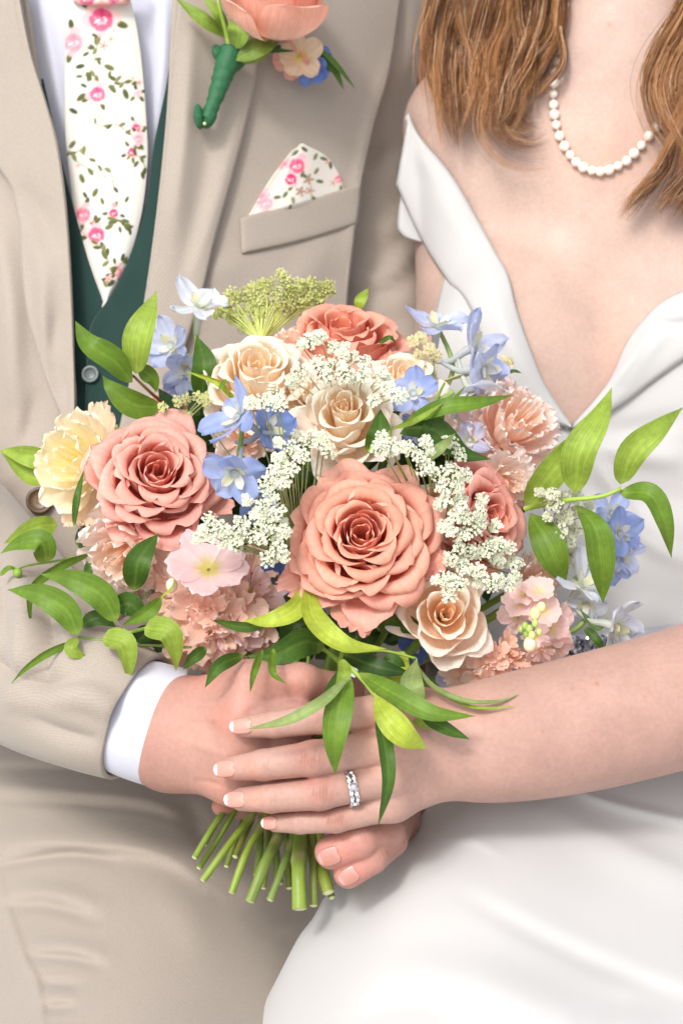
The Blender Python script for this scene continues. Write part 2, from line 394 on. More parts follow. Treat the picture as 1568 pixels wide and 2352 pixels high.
# ------------------------------------------------------------------ the two people: bodies (skin)
def bbox_of(u0, u1, v0, v1, d0, d1):
    q = np.array([P(u, v, d) for u in (u0, u1) for v in (v0, v1) for d in (d0, d1)]); return q.min(0), q.max(0)
def skin_colour(V, base, spots, seed=0):
    c = np.tile(lin(base), (len(V), 1)); q = proj(V)
    for (u, v, ru, rv, hexc, a) in spots:
        w = a*np.exp(-((q[:, 0]-u)/ru)**2-((q[:, 1]-v)/rv)**2); c = c*(1-w[:, None])+lin(hexc)*w[:, None]
    return c
def creases(V, N, lst):
    q = proj(V); h = np.zeros(len(V))
    for (u0, v0, u1, v1, w, a) in lst:
        d, t, s = polydist(q[:, 0], q[:, 1], [(u0, v0), (u1, v1)])
        h += a*np.exp(-(d/w)**2)*np.sin(np.pi*np.clip(t, 0.03, 0.97))**0.7
    face = np.clip(N @ cdir(0, 0, 1)*2, 0, 1)
    return V-N*(h*face)[:, None], h
def finish(V, Q, it=3): 
    V = relax(V, Q, it); return V, vnormals(V, Q)

# ---- bride: left hand and forearm (fine), torso (coarse), joined in one skin
B_IDX = [(567,1668,1.106,26.5),(632,1664,1.101,31),(745,1648,1.096,37),(905,1630,1.103,40)]
B_MID = [(533,1765,1.108,28),(606,1757,1.1,36),(718,1742,1.093,41),(905,1710,1.1,40)]
B_RNG = [(555,1836,1.11,27),(622,1833,1.103,34),(735,1822,1.096,39),(905,1784,1.103,39)]
B_LIT = [(633,1890,1.113,21.5),(690,1889,1.107,26.5),(772,1883,1.104,29.5),(905,1848,1.108,35)]
B_THB = [(765,1600,1.19,26),(825,1592,1.175,31),(905,1592,1.15,38),(1010,1650,1.13,52)]
fld = Field(*bbox_of(480,1740,1430,1960,1.075,1.225), 0.00085)
for f in (B_IDX, B_MID, B_RNG, B_LIT, B_THB): fld.chain(f, 0.0045, 0.0022)
WR = (1075,1712,1.128)
for f, wv, r in ((B_IDX,1672,60),(B_MID,1696,72),(B_RNG,1730,74),(B_LIT,1758,62)):
    a = f[-1]; fld.cone(P(*a[:3]), P(1060,wv,1.125), px(a[3],1.1), px(r,1.12), 0.0075)
fld.cone(P(1010,1650,1.13), P(1070,1690,1.13), px(52,1.13), px(75,1.13), 0.012)
arm = [(1050,1712,1.128,102),(1140,1700,1.132,119),(1300,1670,1.145,130),(1450,1634,1.155,134),(1568,1602,1.165,137),(1760,1550,1.18,150)]
q = [(P(*a[:3]), px(a[3], a[2])) for a in catmull(arm, 22)]
for i in range(len(q)-1): fld.cone(q[i][0], q[i+1][0], q[i][1], q[i+1][1], 0.012)
Vh, Qh = fld.mesh(); Vh, Nh = finish(Vh, Qh)
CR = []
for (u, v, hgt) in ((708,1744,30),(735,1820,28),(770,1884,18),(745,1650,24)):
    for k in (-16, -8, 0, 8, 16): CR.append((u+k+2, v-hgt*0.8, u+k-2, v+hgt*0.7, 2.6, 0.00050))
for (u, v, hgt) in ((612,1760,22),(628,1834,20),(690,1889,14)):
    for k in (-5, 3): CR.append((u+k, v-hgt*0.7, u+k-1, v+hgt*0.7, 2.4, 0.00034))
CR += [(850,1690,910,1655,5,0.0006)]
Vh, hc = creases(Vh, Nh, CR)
RED = 'AE5A48'
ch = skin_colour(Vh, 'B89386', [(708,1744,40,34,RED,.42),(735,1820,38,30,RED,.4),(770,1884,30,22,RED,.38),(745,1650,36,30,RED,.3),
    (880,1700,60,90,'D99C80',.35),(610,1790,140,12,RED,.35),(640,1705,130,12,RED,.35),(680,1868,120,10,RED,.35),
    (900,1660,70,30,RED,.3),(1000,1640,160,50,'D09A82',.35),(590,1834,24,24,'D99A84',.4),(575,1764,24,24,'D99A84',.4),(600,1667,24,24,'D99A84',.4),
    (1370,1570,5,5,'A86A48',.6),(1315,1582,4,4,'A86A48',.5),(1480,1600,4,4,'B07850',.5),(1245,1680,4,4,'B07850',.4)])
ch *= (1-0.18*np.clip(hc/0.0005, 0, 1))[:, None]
tor = Field(*bbox_of(860,2000,-260,1660,1.15,1.65), 0.0026)
CX = np.array([cdir(1,0,0), cdir(0,1,0), cdir(0,0,1)])
def E(u, v, d, r, k): tor.ell(P(u, v, d), (CX, r), k)
E(1410, 860, 1.505, (0.128, 0.25, 0.098), 0.03)
tor.cone(P(1075,300,1.485), P(1790,290,1.485), 0.040, 0.042, 0.05)
E(1420, 420, 1.495, (0.115, 0.10, 0.078), 0.04)
tor.cone(P(1420,-260,1.49), P(1425,200,1.50), 0.048, 0.056, 0.03)
tor.cone(P(1425,120,1.505), P(1120,240,1.50), 0.035, 0.03, 0.04); tor.cone(P(1425,120,1.505), P(1740,240,1.50), 0.035, 0.03, 0.04)
E(1165, 850, 1.432, (0.060, 0.068, 0.052), 0.045); E(1660, 850, 1.430, (0.060, 0.068, 0.052), 0.045)
E(1420, 1420, 1.47, (0.115, 0.20, 0.09), 0.05)
tor.cone(P(1398,322,1.4245), P(1200,268,1.446), 0.007, 0.0075, 0.018); tor.cone(P(1470,322,1.4245), P(1680,268,1.446), 0.007, 0.0075, 0.018)
tor.cone(P(1360,120,1.452), P(1412,305,1.432), 0.006, 0.006, 0.02); tor.cone(P(1530,100,1.455), P(1458,305,1.432), 0.006, 0.006, 0.02)
tor.cone(P(1068,300,1.485), P(1090,1000,1.47), 0.0385, 0.036, 0.02); tor.cone(P(1090,1000,1.47), P(1085,1330,1.48), 0.036, 0.03, 0.02)
tor.cone(P(1790,300,1.485), P(1900,1250,1.38), 0.043, 0.04, 0.02); tor.cone(P(1900,1250,1.38), P(1800,1540,1.19), 0.04, 0.036, 0.02)
Vt, Qt = tor.mesh(); Vt, Nt = finish(Vt, Qt, 4)
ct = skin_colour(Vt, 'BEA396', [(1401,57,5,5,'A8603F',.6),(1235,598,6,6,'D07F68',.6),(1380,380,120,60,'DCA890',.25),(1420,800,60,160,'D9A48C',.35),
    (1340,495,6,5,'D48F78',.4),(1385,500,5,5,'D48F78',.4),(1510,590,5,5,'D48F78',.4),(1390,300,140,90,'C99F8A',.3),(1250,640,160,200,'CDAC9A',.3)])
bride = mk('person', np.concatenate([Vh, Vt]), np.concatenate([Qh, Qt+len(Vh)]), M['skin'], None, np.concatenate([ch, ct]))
tag(bride, 'woman in white off-shoulder dress with auburn hair, left hand over the stems', 'person')
BV_T = BVHTree.FromPolygons(Vt.tolist(), Qt.tolist())
BV_B = BVHTree.FromPolygons(np.concatenate([Vh, Vt]).tolist(), np.concatenate([Qh, Qt+len(Vh)]).tolist())
def cast(bv, u, v, default=1.45):
    o = Vector(CAMP); U = np.ravel(u); Vv = np.ravel(v); r = np.empty(len(U))
    for i in range(len(U)):
        dv = P(U[i], Vv[i], 1.0)-CAMP; h = bv.ray_cast(o, Vector(dv))
        r[i] = default if h[0] is None else proj(np.array(h[0]))[2]
    return r.reshape(np.shape(u))

# ---- groom: right hand on the stems, left fingertips from behind, hidden arms and trunk
G_IDX = [(842,1600,1.175,30),(775,1578,1.15,34),(690,1566,1.128,37),(575,1574,1.128,46)]
G_MID = [(830,1668,1.16,30),(760,1655,1.138,34),(680,1650,1.122,37),(555,1655,1.124,48)]
G_RNG = [(800,1735,1.16,30),(740,1728,1.138,33),(665,1722,1.125,36),(545,1730,1.128,47)]
G_LIT = [(770,1790,1.165,27),(700,1796,1.142,30),(625,1795,1.132,33),(535,1795,1.136,44)]
fg = Field(*bbox_of(240,1060,1480,2090,1.075,1.30), 0.0009)
for f in (G_IDX, G_MID, G_RNG, G_LIT): fg.chain(f, 0.005, 0.008)
for f, wv, r in ((G_IDX,1640,70),(G_MID,1665,88),(G_RNG,1700,90),(G_LIT,1730,76)):
    a = f[-1]; fg.cone(P(*a[:3]), P(400,wv,1.165), px(a[3],1.13), px(r,1.165), 0.014)
fg.cone(P(395,1682,1.17), P(280,1635,1.195), px(118,1.17), px(120,1.19), 0.014)
fg.chain([(640,1840,1.19,30),(560,1815,1.175,36),(470,1770,1.165,46),(420,1720,1.165,60)], 0.008)   # thumb, under the palm
fg.chain([(508,1852,1.172,22),(560,1850,1.185,26),(640,1840,1.2,30)], 0.006)                          # a fingertip under the palm
G_A = [(762,1957,1.118,40),(826,1932,1.116,41),(893,1913,1.135,36),(905,1880,1.185,34),(905,1840,1.225,46)]
G_B = [(800,2006,1.122,35),(852,1970,1.122,38),(900,1932,1.145,35),(918,1890,1.195,34),(925,1840,1.23,46)]
fg.chain(G_A, 0.004, 0.012); fg.chain(G_B, 0.004, 0.012)
fg.cone(P(905,1840,1.225), P(940,1700,1.27), px(50,1.23), px(100,1.27), 0.012)
Vg, Qg = fg.mesh(); Vg, Ng = finish(Vg, Qg)
CG = []
for k in (-10, 0, 10): CG += [(690+k,1545,688+k,1592,3,0.00028),(826+k,1905,838+k,1950,3,0.00022),(866+k,1950,880+k,1985,3,0.0002)]
CG += [(470,1600,520,1690,16,-0.0007),(430,1640,520,1655,10,-0.0007),(425,1700,515,1735,10,-0.0006),(470,1790,520,1812,6,0.0004),(440,1790,500,1800,5,0.0004),
       (600,1606,640,1610,8,0.0008),(560,1640,600,1625,10,0.0007),(590,1690,640,1700,8,0.0006)]
Vg, hg = creases(Vg, Ng, CG)
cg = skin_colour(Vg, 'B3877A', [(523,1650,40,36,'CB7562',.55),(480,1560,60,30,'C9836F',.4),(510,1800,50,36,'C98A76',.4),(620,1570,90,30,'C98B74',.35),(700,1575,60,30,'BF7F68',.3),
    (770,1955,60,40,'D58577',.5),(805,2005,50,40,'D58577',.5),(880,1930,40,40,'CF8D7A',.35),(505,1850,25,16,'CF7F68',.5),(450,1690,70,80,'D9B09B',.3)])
gt = Field(*bbox_of(-300,1120,-200,1750,1.35,1.85), 0.006)
def EG(u, v, d, r, k): gt.ell(P(u, v, d), (CX, r), k)
EG(300, 400, 1.60, (0.15, 0.26, 0.10), 0.05); EG(280, 1200, 1.56, (0.15, 0.26, 0.11), 0.06)
gt.cone(P(240,-150,1.62), P(250,100,1.62), 0.055, 0.06, 0.04); gt.cone(P(880,-40,1.62), P(880,900,1.60), 0.045, 0.04, 0.03)
gt.cone(P(880,900,1.60), P(960,1640,1.42), 0.04, 0.035, 0.03)
Vq, Qq = gt.mesh()
gv = np.concatenate([Vg, Vq]); gq = np.concatenate([Qg, Qq+len(Vg)])
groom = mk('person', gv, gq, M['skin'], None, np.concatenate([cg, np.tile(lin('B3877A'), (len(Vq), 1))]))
tag(groom, 'man in beige suit with green waistcoat and floral tie, hand around the stems', 'person')

# ---- finger nails, each a part of its person
def nail(person, name, tip, inner, r, L, wd, free=0.0012, french=True, tiltv=(0, 0.35, 1), deco=False):
    """tip, inner = (u,v,d) finger centre line; r finger radius (m); L, wd nail size (m)"""
    a = nrm(P(*tip)-P(*inner)); n0 = cdir(*tiltv); n = nrm(n0-a*np.dot(n0, a)); b = np.cross(n, a)
    ns, nl = 15, 19; s = np.linspace(-1, 1, ns)[None, :]; t = np.linspace(0, 1, nl)[:, None]
    tipshape = np.clip(1-np.clip((t-0.52)/0.48, 0, 1)**2.2, 0, 1)**0.5; rootshape = np.clip(1-np.clip((0.30-t)/0.30, 0, 1)**2.2, 0, 1)**0.5
    w = wd/2*np.minimum(tipshape, 0.30+0.70*rootshape); w = np.maximum(w, wd*0.02)
    x = s*w; al = t*L+0*s-L*0.06*(s**2)*(1-t)
    hgt = r*0.98*np.sqrt(np.clip(1-(x/(r*1.04))**2, 0, 1))+0.0003-0.0016*t**3
    c0 = P(*tip)+a*(r+free-L)
    V = c0+a*al[..., None]+b*x[..., None]+n*hgt[..., None]
    sm = 0.80+0.09*s**2
    tip_m = sstep(sm-0.035, sm+0.035, t+0*s)[..., None]*(1.0 if french else 0.14)
    c = lin('CD9384' if french else 'BD8375')*(1-tip_m)+lin('F2EFEC')*tip_m
    lun = np.exp(-((t-0.06)/0.12)**2-(s/0.6)**2)[..., None]; c = c*(1-0.25*lun)+lin('E0B8AA')*0.25*lun
    if deco:
        for (ss, tt, hx) in ((-.5,.8,'7FA6D8'),(.1,.88,'7FA6D8'),(.55,.78,'8FB2DC'),(-.15,.76,'D9C06A'),(.35,.93,'6E8F5A')):
            wq = np.exp(-((s-ss)/.16)**2-((t-tt)/.05)**2)[..., None]*0.9; c = c*(1-wq)+lin(hx)*wq
    F = gridF(nl, ns); o = mk('nail', V.reshape(-1, 3), F, M['nail'], person, c.reshape(-1, 3), None)
    sd = o.modifiers.new('thick', 'SOLIDIFY'); sd.thickness = 0.0007; sd.offset = 0
    return o
for f, L, wd, de in ((B_IDX,.0122,.0080,0),(B_MID,.0125,.0086,0),(B_RNG,.0122,.0082,1),(B_LIT,.0092,.0066,0)):
    nail(bride, 'nail', f[0][:3], f[1][:3], px(f[0][3], f[0][2]), L, wd, 0.0018, True, (0, 0.15, 1), bool(de))
for f, L, wd in ((G_A,.0115,.0098),(G_B,.0105,.0090)):
    nail(groom, 'nail', f[0][:3], f[1][:3], px(f[0][3], f[0][2]), L, wd, -0.0022, False, (-0.1, -0.12, 1))
# ------------------------------------------------------------------ unseen pale ground below the frame, added to bounce light up
GZ = -0.42
o = mk('ground', [(-60,-60,GZ),(60,-60,GZ),(60,60,GZ),(-60,60,GZ)], [(0,1,2,3)], simple('bounce_ground', 'BEBEBC', 0.9), None)
tag(o, kind='structure')

# ------------------------------------------------------------------ groom's clothes (parts of the man)
def Dg(u, v): return 1.405+0.105*((u-290)/620.0)**2-0.035*sstep(200, 1200, v)
def on_torso(A2, off, wr=None):
    u, v = A2[..., 0], A2[..., 1]; d = Dg(u, v)-off
    if wr is not None: d = d-wr(u, v)
    return np.dstack([u, v, d])
def paint(c, u, v, cu, cv, ru, rv, ang, hx, a=1.0, soft=0.35):
    ca, sa = math.cos(ang), math.sin(ang); x = ((u-cu)*ca+(v-cv)*sa)/ru; y = (-(u-cu)*sa+(v-cv)*ca)/rv
    w = (a*(1-sstep(1-soft, 1+soft*0.5, np.hypot(x, y))))[..., None]; c[:] = c*(1-w)+lin(hx)*w
def p_leaf(c, u, v, cu, cv, L, ang, hx='6E7440'):
    paint(c, u, v, cu+math.cos(ang)*L*.5, cv+math.sin(ang)*L*.5, L*.55, L*.27, ang, hx, 1.0, .25)
    paint(c, u, v, cu+math.cos(ang)*L*.5, cv+math.sin(ang)*L*.5+L*.06, L*.4, L*.1, ang, '4C5230', .55, .5)
def p_rose(c, u, v, cu, cv, r, hot=1.0, seed=0):
    g = random.Random(seed)
    for k in range(7):
        a = k*0.9+g.random(); paint(c, u, v, cu+math.cos(a)*r*.55, cv+math.sin(a)*r*.5, r*.5, r*.42, a, 'EFB4B8' if k % 2 else 'F4CFC8', .95, .25)
    paint(c, u, v, cu, cv, r*.62, r*.55, .3, 'F0A9B2', .9, .4)
    for k in range(5):
        a = k*1.26+g.random()*.6; paint(c, u, v, cu+math.cos(a)*r*.42, cv+math.sin(a)*r*.4+r*.1, r*.36, r*.18, a+1.4, 'D9286A', .95*hot, .3)
    paint(c, u, v, cu, cv-r*.05, r*.3, r*.26, .2, 'E23C78', .85*hot, .4); paint(c, u, v, cu+r*.06, cv-r*.1, r*.14, r*.1, .2, 'A8154C', .9*hot, .5)
    paint(c, u, v, cu-r*.2, cv+r*.16, r*.2, r*.07, -.5, 'FBE6DF', .9, .5); paint(c, u, v, cu+r*.2, cv+r*.05, r*.18, r*.06, .9, 'FBE0DC', .8, .5)
def p_star(c, u, v, cu, cv, r, hx='CFA58E'):
    for k in range(5): paint(c, u, v, cu+math.cos(k*1.257)*r*.55, cv+math.sin(k*1.257)*r*.55, r*.5, r*.26, k*1.257, hx, .9, .4)
    paint(c, u, v, cu, cv, r*.22, r*.22, 0, '8A6B4A', .9, .5)
def p_stem(c, u, v, pts, w=1.3, hx='8C8A62', a=.8):
    d, t, s = polydist(u, v, catmull(pts, 16)); k = (a*(1-sstep(w*.5, w*1.5, d)))[..., None]; c[:] = c*(1-k)+lin(hx)*k

A2 = loft([[(20,-40),(60,120),(100,330),(150,540),(200,740)], [(130,-40),(140,120),(160,330),(190,540),(220,740)], [(330,-40),(335,120),(335,330),(320,540),(260,740)], [(450,-40),(440,120),(415,330),(390,540),(340,740)]], 50, 60)
sheet('shirt', on_torso(A2, 0.0, lambda u, v: ridges(u, v, [([(95,-20),(120,120),(150,300)], 14, .004), ([(380,-20),(375,150),(355,320)], 16, .004), ([(345,20),(350,200)], 8, -.002)])), M['shirt'], groom)

TL = [(163,-14),(158,12),(151,80),(149,180),(150,290),(156,380),(170,480),(195,580),(240,705)]
TR = [(296,-14),(303,12),(318,80),(330,180),(338,290),(340,370),(328,480),(302,580),(246,705)]
A2 = loft([TL, TR], 96, 380); u, v = A2[..., 0], A2[..., 1]
s = np.linspace(-1, 1, 96)[None, :]
A = on_torso(A2, 0.014); A[..., 2] -= 0.006*(1-np.abs(s)**2.5)-0.0015*np.exp(-((u-(318-0.1*v))/16)**2)*sstep(100, 260, v)
c = np.tile(lin('DFDCD3'), u.shape+(1,))
for k, (cu, cv, r, hot) in enumerate(((233,41,40,1),(170,95,32,.35),(225,214,26,.9),(313,293,15,1),(304,348,15,1.2),(318,318,16,.2),(192,490,24,.6),(262,488,14,1.2),(222,537,27,1),(268,622,18,.4),(316,215,9,0))):
    for j in range(4):
        a = k*1.3+j*1.6+random.random(); p_leaf(c, u, v, cu+math.cos(a)*r*.8, cv+math.sin(a)*r*.8, max(16, r*.8), a, ('5E6438','757A48','4A5030')[j % 3])
    p_rose(c, u, v, cu, cv, r*1.15, hot*.8, k)
for pts in ([(225,85),(220,130),(205,170),(190,175)], [(250,175),(275,190),(300,185),(322,190)], [(220,285),(240,290),(265,285),(290,300)], [(150,345),(175,350),(195,335)],
            [(175,370),(200,385),(225,395),(250,385),(262,430)], [(225,560),(240,580),(250,600)], [(262,500),(285,515),(290,525)], [(255,640),(275,610),(292,590)], [(300,355),(320,360),(335,385)], [(245,660),(258,630)]):
    p_stem(c, u, v, pts)
    for (x, y) in catmull(pts, 5): p_leaf(c, u, v, x, y, 14+random.random()*6, random.random()*6.28, random.choice(('6E7440','8A8A58','545A34')))
for (x, y, r, hx) in ((255,90,13,'D8BBA6'),(238,105,12,'B79A86'),(262,70,11,'E4CFC0'),(228,265,10,'E0CDBD'),(320,190,9,'D9B9A4'),(305,180,7,'D9B9A4'),(240,405,9,'E3BFB2'),(262,470,8,'DFA3A3'),(180,380,9,'EBC4BC'),(250,640,11,'E8B3B0')):
    p_star(c, u, v, x, y, r, hx)
for (x, y, a) in ((205,120,2.6),(225,135,1.2),(195,150,2.9),(240,150,.4),(208,165,1.8),(200,200,3.6),(210,185,4.2),(196,215,2.4),(250,178,5),(252,195,.9),(262,190,.2),(285,205,1.2),(160,250,.5),(155,395,2.2),(185,400,1.2),(205,365,.3),(200,455,4.2),(214,452,5.2),(238,470,4.4),(232,500,2.4),(280,505,.3),(275,520,1.4),(286,520,.6),(272,505,2.8),(288,465,5.2),(185,545,1.8),(188,530,3),(235,575,1.1),(300,540,4.6),(326,395,1.3),(318,370,2.2),(160,340,5.4),(280,600,5),(292,605,.4),(264,645,2.5)):
    p_leaf(c, u, v, x, y, 20+5*math.sin(x), a, random.choice(('5E6438','6E7244','484E2E')))
tie = sheet('necktie', A, M['print'], groom, 0.003, col=c)
A2 = loft([[(150,-60),(160,-20),(172,10)], [(232,-60),(232,-20),(232,14)], [(320,-60),(308,-20),(296,10)]], 30, 12); u, v = A2[..., 0], A2[..., 1]
c = np.tile(lin('E9A9A2'), u.shape+(1,)); p_rose(c, u, v, 200, -6, 30, .8, 3); p_rose(c, u, v, 262, -10, 26, .9, 5)
A = on_torso(A2, 0.026); A[..., 2] -= 0.006*(1-np.linspace(-1, 1, 30)[None, :]**2); sheet('tie_knot', A, M['print'], tie, 0.003, col=c, roll=(.004,.004,0,.004))

vw = lambda u, v: ridges(u, v, [([(230,720),(210,790),(205,900)], 10, .0012), ([(300,600),(250,700)], 30, .002)])
vest = sheet('waistcoat', on_torso(loft([[(50,190),(75,331),(95,500),(110,800),(120,1100)], [(90,195),(120,331),(150,520),(185,800),(190,1100)], [(100,180),(134,331),(161,443),(189,543),(215,626),(242,697),(262,760),(266,900),(262,1100)]], 30, 70), 0.0155, vw), M['vest'], groom, 0.0018, roll=(0,.001,0,0))
vr = sheet('waistcoat_front', on_torso(loft([[(412,-30),(385,180),(354,331),(344,419),(331,496),(304,573),(275,644),(242,697),(213,738),(203,780),(197,900),(192,1100)], [(440,-30),(420,180),(395,331),(385,419),(375,496),(350,580),(320,680),(300,750),(285,820),(275,880),(270,950),(265,1100)], [(480,-30),(465,331),(450,500),(430,700),(400,900),(380,1100)]], 30, 90), 0.0205, vw), M['vest'], vest, 0.0009, roll=(.0,0,0,0))
def button(parent, u, v, d, r, hx, hx2):
    c0 = P(u, v, d); n = nrm(cdir(0, 0.1, 1)); e1 = nrm(np.cross(n, cdir(0, 1, 0))); e2 = np.cross(n, e1); R = px(r, d)
    prof = [(0.0,.0006),(.45,.0006),(.6,.0009),(.72,.0020),(.88,.0026),(.98,.0018),(1.0,.0004),(.95,-.0012)]
    a = np.linspace(0, 2*np.pi, 28, endpoint=False)
    V = np.array([[c0+R*p*(math.cos(t)*e1+math.sin(t)*e2)+n*h for t in a] for p, h in prof])
    c = np.array([[lin(hx if p < .65 else hx2) for t in a] for p, h in prof])
    o = mk('button', V.reshape(-1, 3), gridF(len(prof), 28, True), M['button'], parent, c.reshape(-1, 3))
    mb = MB()
    for k in range(4):
        t = k*math.pi/2+.78; q = c0+R*.24*(math.cos(t)*e1+math.sin(t)*e2)+n*.0008
        mb.add([q+R*.07*(math.cos(x)*e1+math.sin(x)*e2) for x in np.linspace(0, 6.28, 9)[:-1]], [tuple(range(8))], lin('2A2420'))
    mb.build('button_hole', M['button'], o)
button(vest, 208, 860, Dg(208, 860)-0.0225, 20, '5E6A68', '7C8784')

# jacket: two fronts, lapels, welt pocket, sleeves
jw = lambda u, v: ridges(u, v, [([(-10,500),(20,700),(30,950)], 34, .012), ([(40,1000),(90,1120),(60,1240)], 36, .008), ([(90,900),(60,1000),(10,1090)], 22, -.006), ([(-60,1000),(0,1120),(60,1200)], 30, -.006), ([(60,960),(20,1080),(-30,1180)], 26, .004)])
jacket = sheet('jacket', on_torso(loft([[(400,-60),(380,300),(330,700),(270,1000),(200,1250),(120,1560)], [(650,-60),(600,300),(560,700),(540,1000),(520,1250),(500,1560)], [(880,-60),(850,150),(812,330),(785,480),(765,620),(755,800),(750,1100),(750,1560)], [(928,-60),(897,156),(860,284),(830,425),(812,560),(797,700),(790,900),(788,1200),(788,1560)]], 70, 90), 0.0225,
    lambda u, v: ridges(u, v, [([(900,120),(850,290),(820,440),(800,600)], 18, .003, 40), ([(760,560),(700,640),(640,700)], 40, .003), ([(470,640),(560,600)], 30, .002), ([(640,180),(760,250)], 60, .002)])), M['suit'], groom, 0.003, roll=(0,.01,0,0))
sheet('jacket_front', on_torso(loft([[(-330,-60),(-330,700),(-330,1400)], [(-120,-60),(-110,700),(-90,1400)], [(58,-60),(100,230),(135,430),(155,600),(165,780),(160,950),(170,1150),(225,1300),(270,1420)]], 60, 80), 0.024, jw), M['suit'], jacket, 0.003, roll=(0,.003,0,0))
lw = lambda u, v: ridges(u, v, [([(440,60),(425,300),(400,520)], 24, .006), ([(500,150),(470,400),(410,650)], 22, -.003), ([(560,200),(510,420),(440,640)], 16, .002)])
sheet('lapel', on_torso(loft([[(414,-40),(397,120),(378,360),(363,478),(351,582),(339,655),(331,709),(305,860),(272,1010),(240,1110)], [(460,-40),(448,120),(425,360),(405,478),(390,582),(375,655),(365,709),(330,860),(285,1010),(243,1112)], [(604,-40),(594,130),(584,200),(562,300),(528,430),(492,560),(463,680),(402,860),(330,1010),(248,1118)]], 40, 100), 0.0315, lw), M['suit'], jacket, 0.0042, roll=(.014,.0015,0,0))
sheet('lapel', on_torso(loft([[(-90,-40),(-80,200),(-45,330),(0,390),(29,437),(44,508),(50,596),(56,670),(68,744),(89,818),(109,877),(133,936),(158,985)], [(20,-40),(50,150),(85,300),(105,420),(118,520),(125,620),(130,700),(138,780),(148,850),(158,920),(165,990)], [(40,-40),(72,120),(108,235),(134,331),(153,463),(165,626),(171,773),(173,921),(169,992)]], 40, 100), 0.040,
    lambda u, v: ridges(u, v, [([(110,600),(90,720),(120,860)], 26, .006), ([(60,560),(75,700),(100,840)], 18, -.004), ([(40,420),(100,500),(130,600)], 30, -.005), ([(140,700),(120,820),(150,920)], 20, -.004)])), M['suit'], jacket, 0.004, roll=(.0015,.012,0,0))
button(jacket, 92, 1150, Dg(92, 1150)-0.031, 32, '6B5236', '54402C')
pk = sheet('welt_pocket', on_torso(loft([[(552,500),(554,545),(556,583)], [(690,463),(692,510),(694,552)], [(830,421),(826,470),(820,514)]], 40, 16), 0.0262, lambda u, v: ridges(u, v, [([(556,574),(694,543),(820,505)], 2.5, -.0006)])), M['suit'], jacket, 0.0018, roll=(.0012,.0012,.0006,.0012))
A2 = loft([[(560,520),(578,497),(632,414),(690,331)], [(640,510),(655,470),(675,400),(692,330)], [(740,490),(748,455),(735,380),(695,329)], [(800,468),(792,440),(780,400),(748,358),(697,330)]], 80, 110); u, v = A2[..., 0], A2[..., 1]
A = on_torso(A2, 0.0250-.006*sstep(462, 486, v+(u-690)*.28), lambda u, v: 0.004*np.exp(-((u-690-(v-400)*-.15)/45)**2)-ridges(u, v, [([(590,490),(690,335)], 6, .0015)]))
c = np.tile(lin('DBD5CB'), u.shape+(1,))
for k in range(4): p_leaf(c, u, v, 672+k*6, 420-k*4, 20, 2+k, '6E7440')
p_rose(c, u, v, 682, 378, 30, .75, 21); p_rose(c, u, v, 668, 410, 22, 1.0, 22); p_rose(c, u, v, 612, 465, 24, .15, 23); p_rose(c, u, v, 778, 410, 15, .5, 24)
for (x, y, r, hx) in ((708,412,14,'A9826A'),(690,440,13,'A9826A'),(712,438,12,'BC9A82'),(765,420,10,'D8B9A6'),(752,372,8,'D9A9A0')): p_star(c, u, v, x, y, r, hx)
for (x, y, a) in ((690,400,.4),(722,400,-1),(726,415,.2),(660,440,2.2),(672,452,1.4),(668,470,1.8),(655,480,1),(692,338,.6),(685,345,2.4),(728,352,2),(735,362,.3),(760,388,4.6),(783,425,1.6),(600,490,0),(645,452,3),(715,450,.8)): p_leaf(c, u, v, x, y, 17, a, random.choice(('5F6A45','6E7A52','8A8A60')))
sq = sheet('pocket_square', A, M['print'], None, 0.0022, col=c, roll=(.002,.002,0,0))
A2 = loft([[(556,520),(574,492),(622,412),(672,345)], [(640,512),(650,470),(668,410),(682,338)]], 30, 60); u, v = A2[..., 0], A2[..., 1]; c = np.tile(lin('D8D1C6'), u.shape+(1,)); p_rose(c, u, v, 600, 455, 26, .2, 41); p_rose(c, u, v, 655, 380, 18, .3, 42)
sheet('back_fold', on_torso(A2, 0.0240-.005*sstep(462, 486, v+(u-690)*.28)), M['print'], sq, 0.002, col=c)
tag(sq, 'folded cream pocket square printed with pink roses in the chest pocket', 'pocket square')

def lsw(u, v): return ridges(u, v, [([(800,660),(880,640),(940,570)], 16, .006), ([(820,560),(900,520),(940,470)], 18, .004), ([(820,720),(900,700),(960,660)], 18, .004), ([(915,-20),(925,90),(905,200)], 22, .006), ([(850,400),(900,330)], 20, -.004)])
limb('sleeve', [(905,-220,1.545,112),(868,0,1.54,112),(830,250,1.54,112),(842,560,1.53,116),(868,740,1.52,118),(900,1000,1.50,120),(930,1300,1.45,120),(955,1600,1.36,120)], M['suit'], jacket, 90, 72, 0.95, lsw)
def rsw(u, v): return ridges(u, v, [([(0,1290),(50,1360),(70,1480),(40,1600)], 26, .010), ([(90,1330),(120,1440),(90,1560)], 28, -.008), ([(150,1350),(170,1460),(140,1560)], 26, .005), ([(20,1180),(60,1240),(130,1290)], 20, .005), ([(-40,1240),(10,1310),(10,1420)], 26, -.006), ([(150,1420),(250,1500),(330,1530)], 30, .003), ([(120,1600),(200,1600),(280,1640)], 26, .007), ([(-30,1500),(60,1560),(180,1570)], 24, -.008), ([(60,1640),(140,1680),(230,1700)], 22, -.005)])
limb('sleeve', [(-420,1080,1.44,270),(-200,1270,1.36,250),(-40,1420,1.30,225),(100,1535,1.225,190),(210,1602,1.182,162),(312,1648,1.172,143)], M['suit'], jacket, 110, 110, 0.95, rsw)
limb('shirt_cuff', [(235,1618,1.178,122),(310,1648,1.170,128),(350,1661,1.169,130),(394,1673,1.170,131)], M['shirt'], groom, 24, 64, 0.86, None)

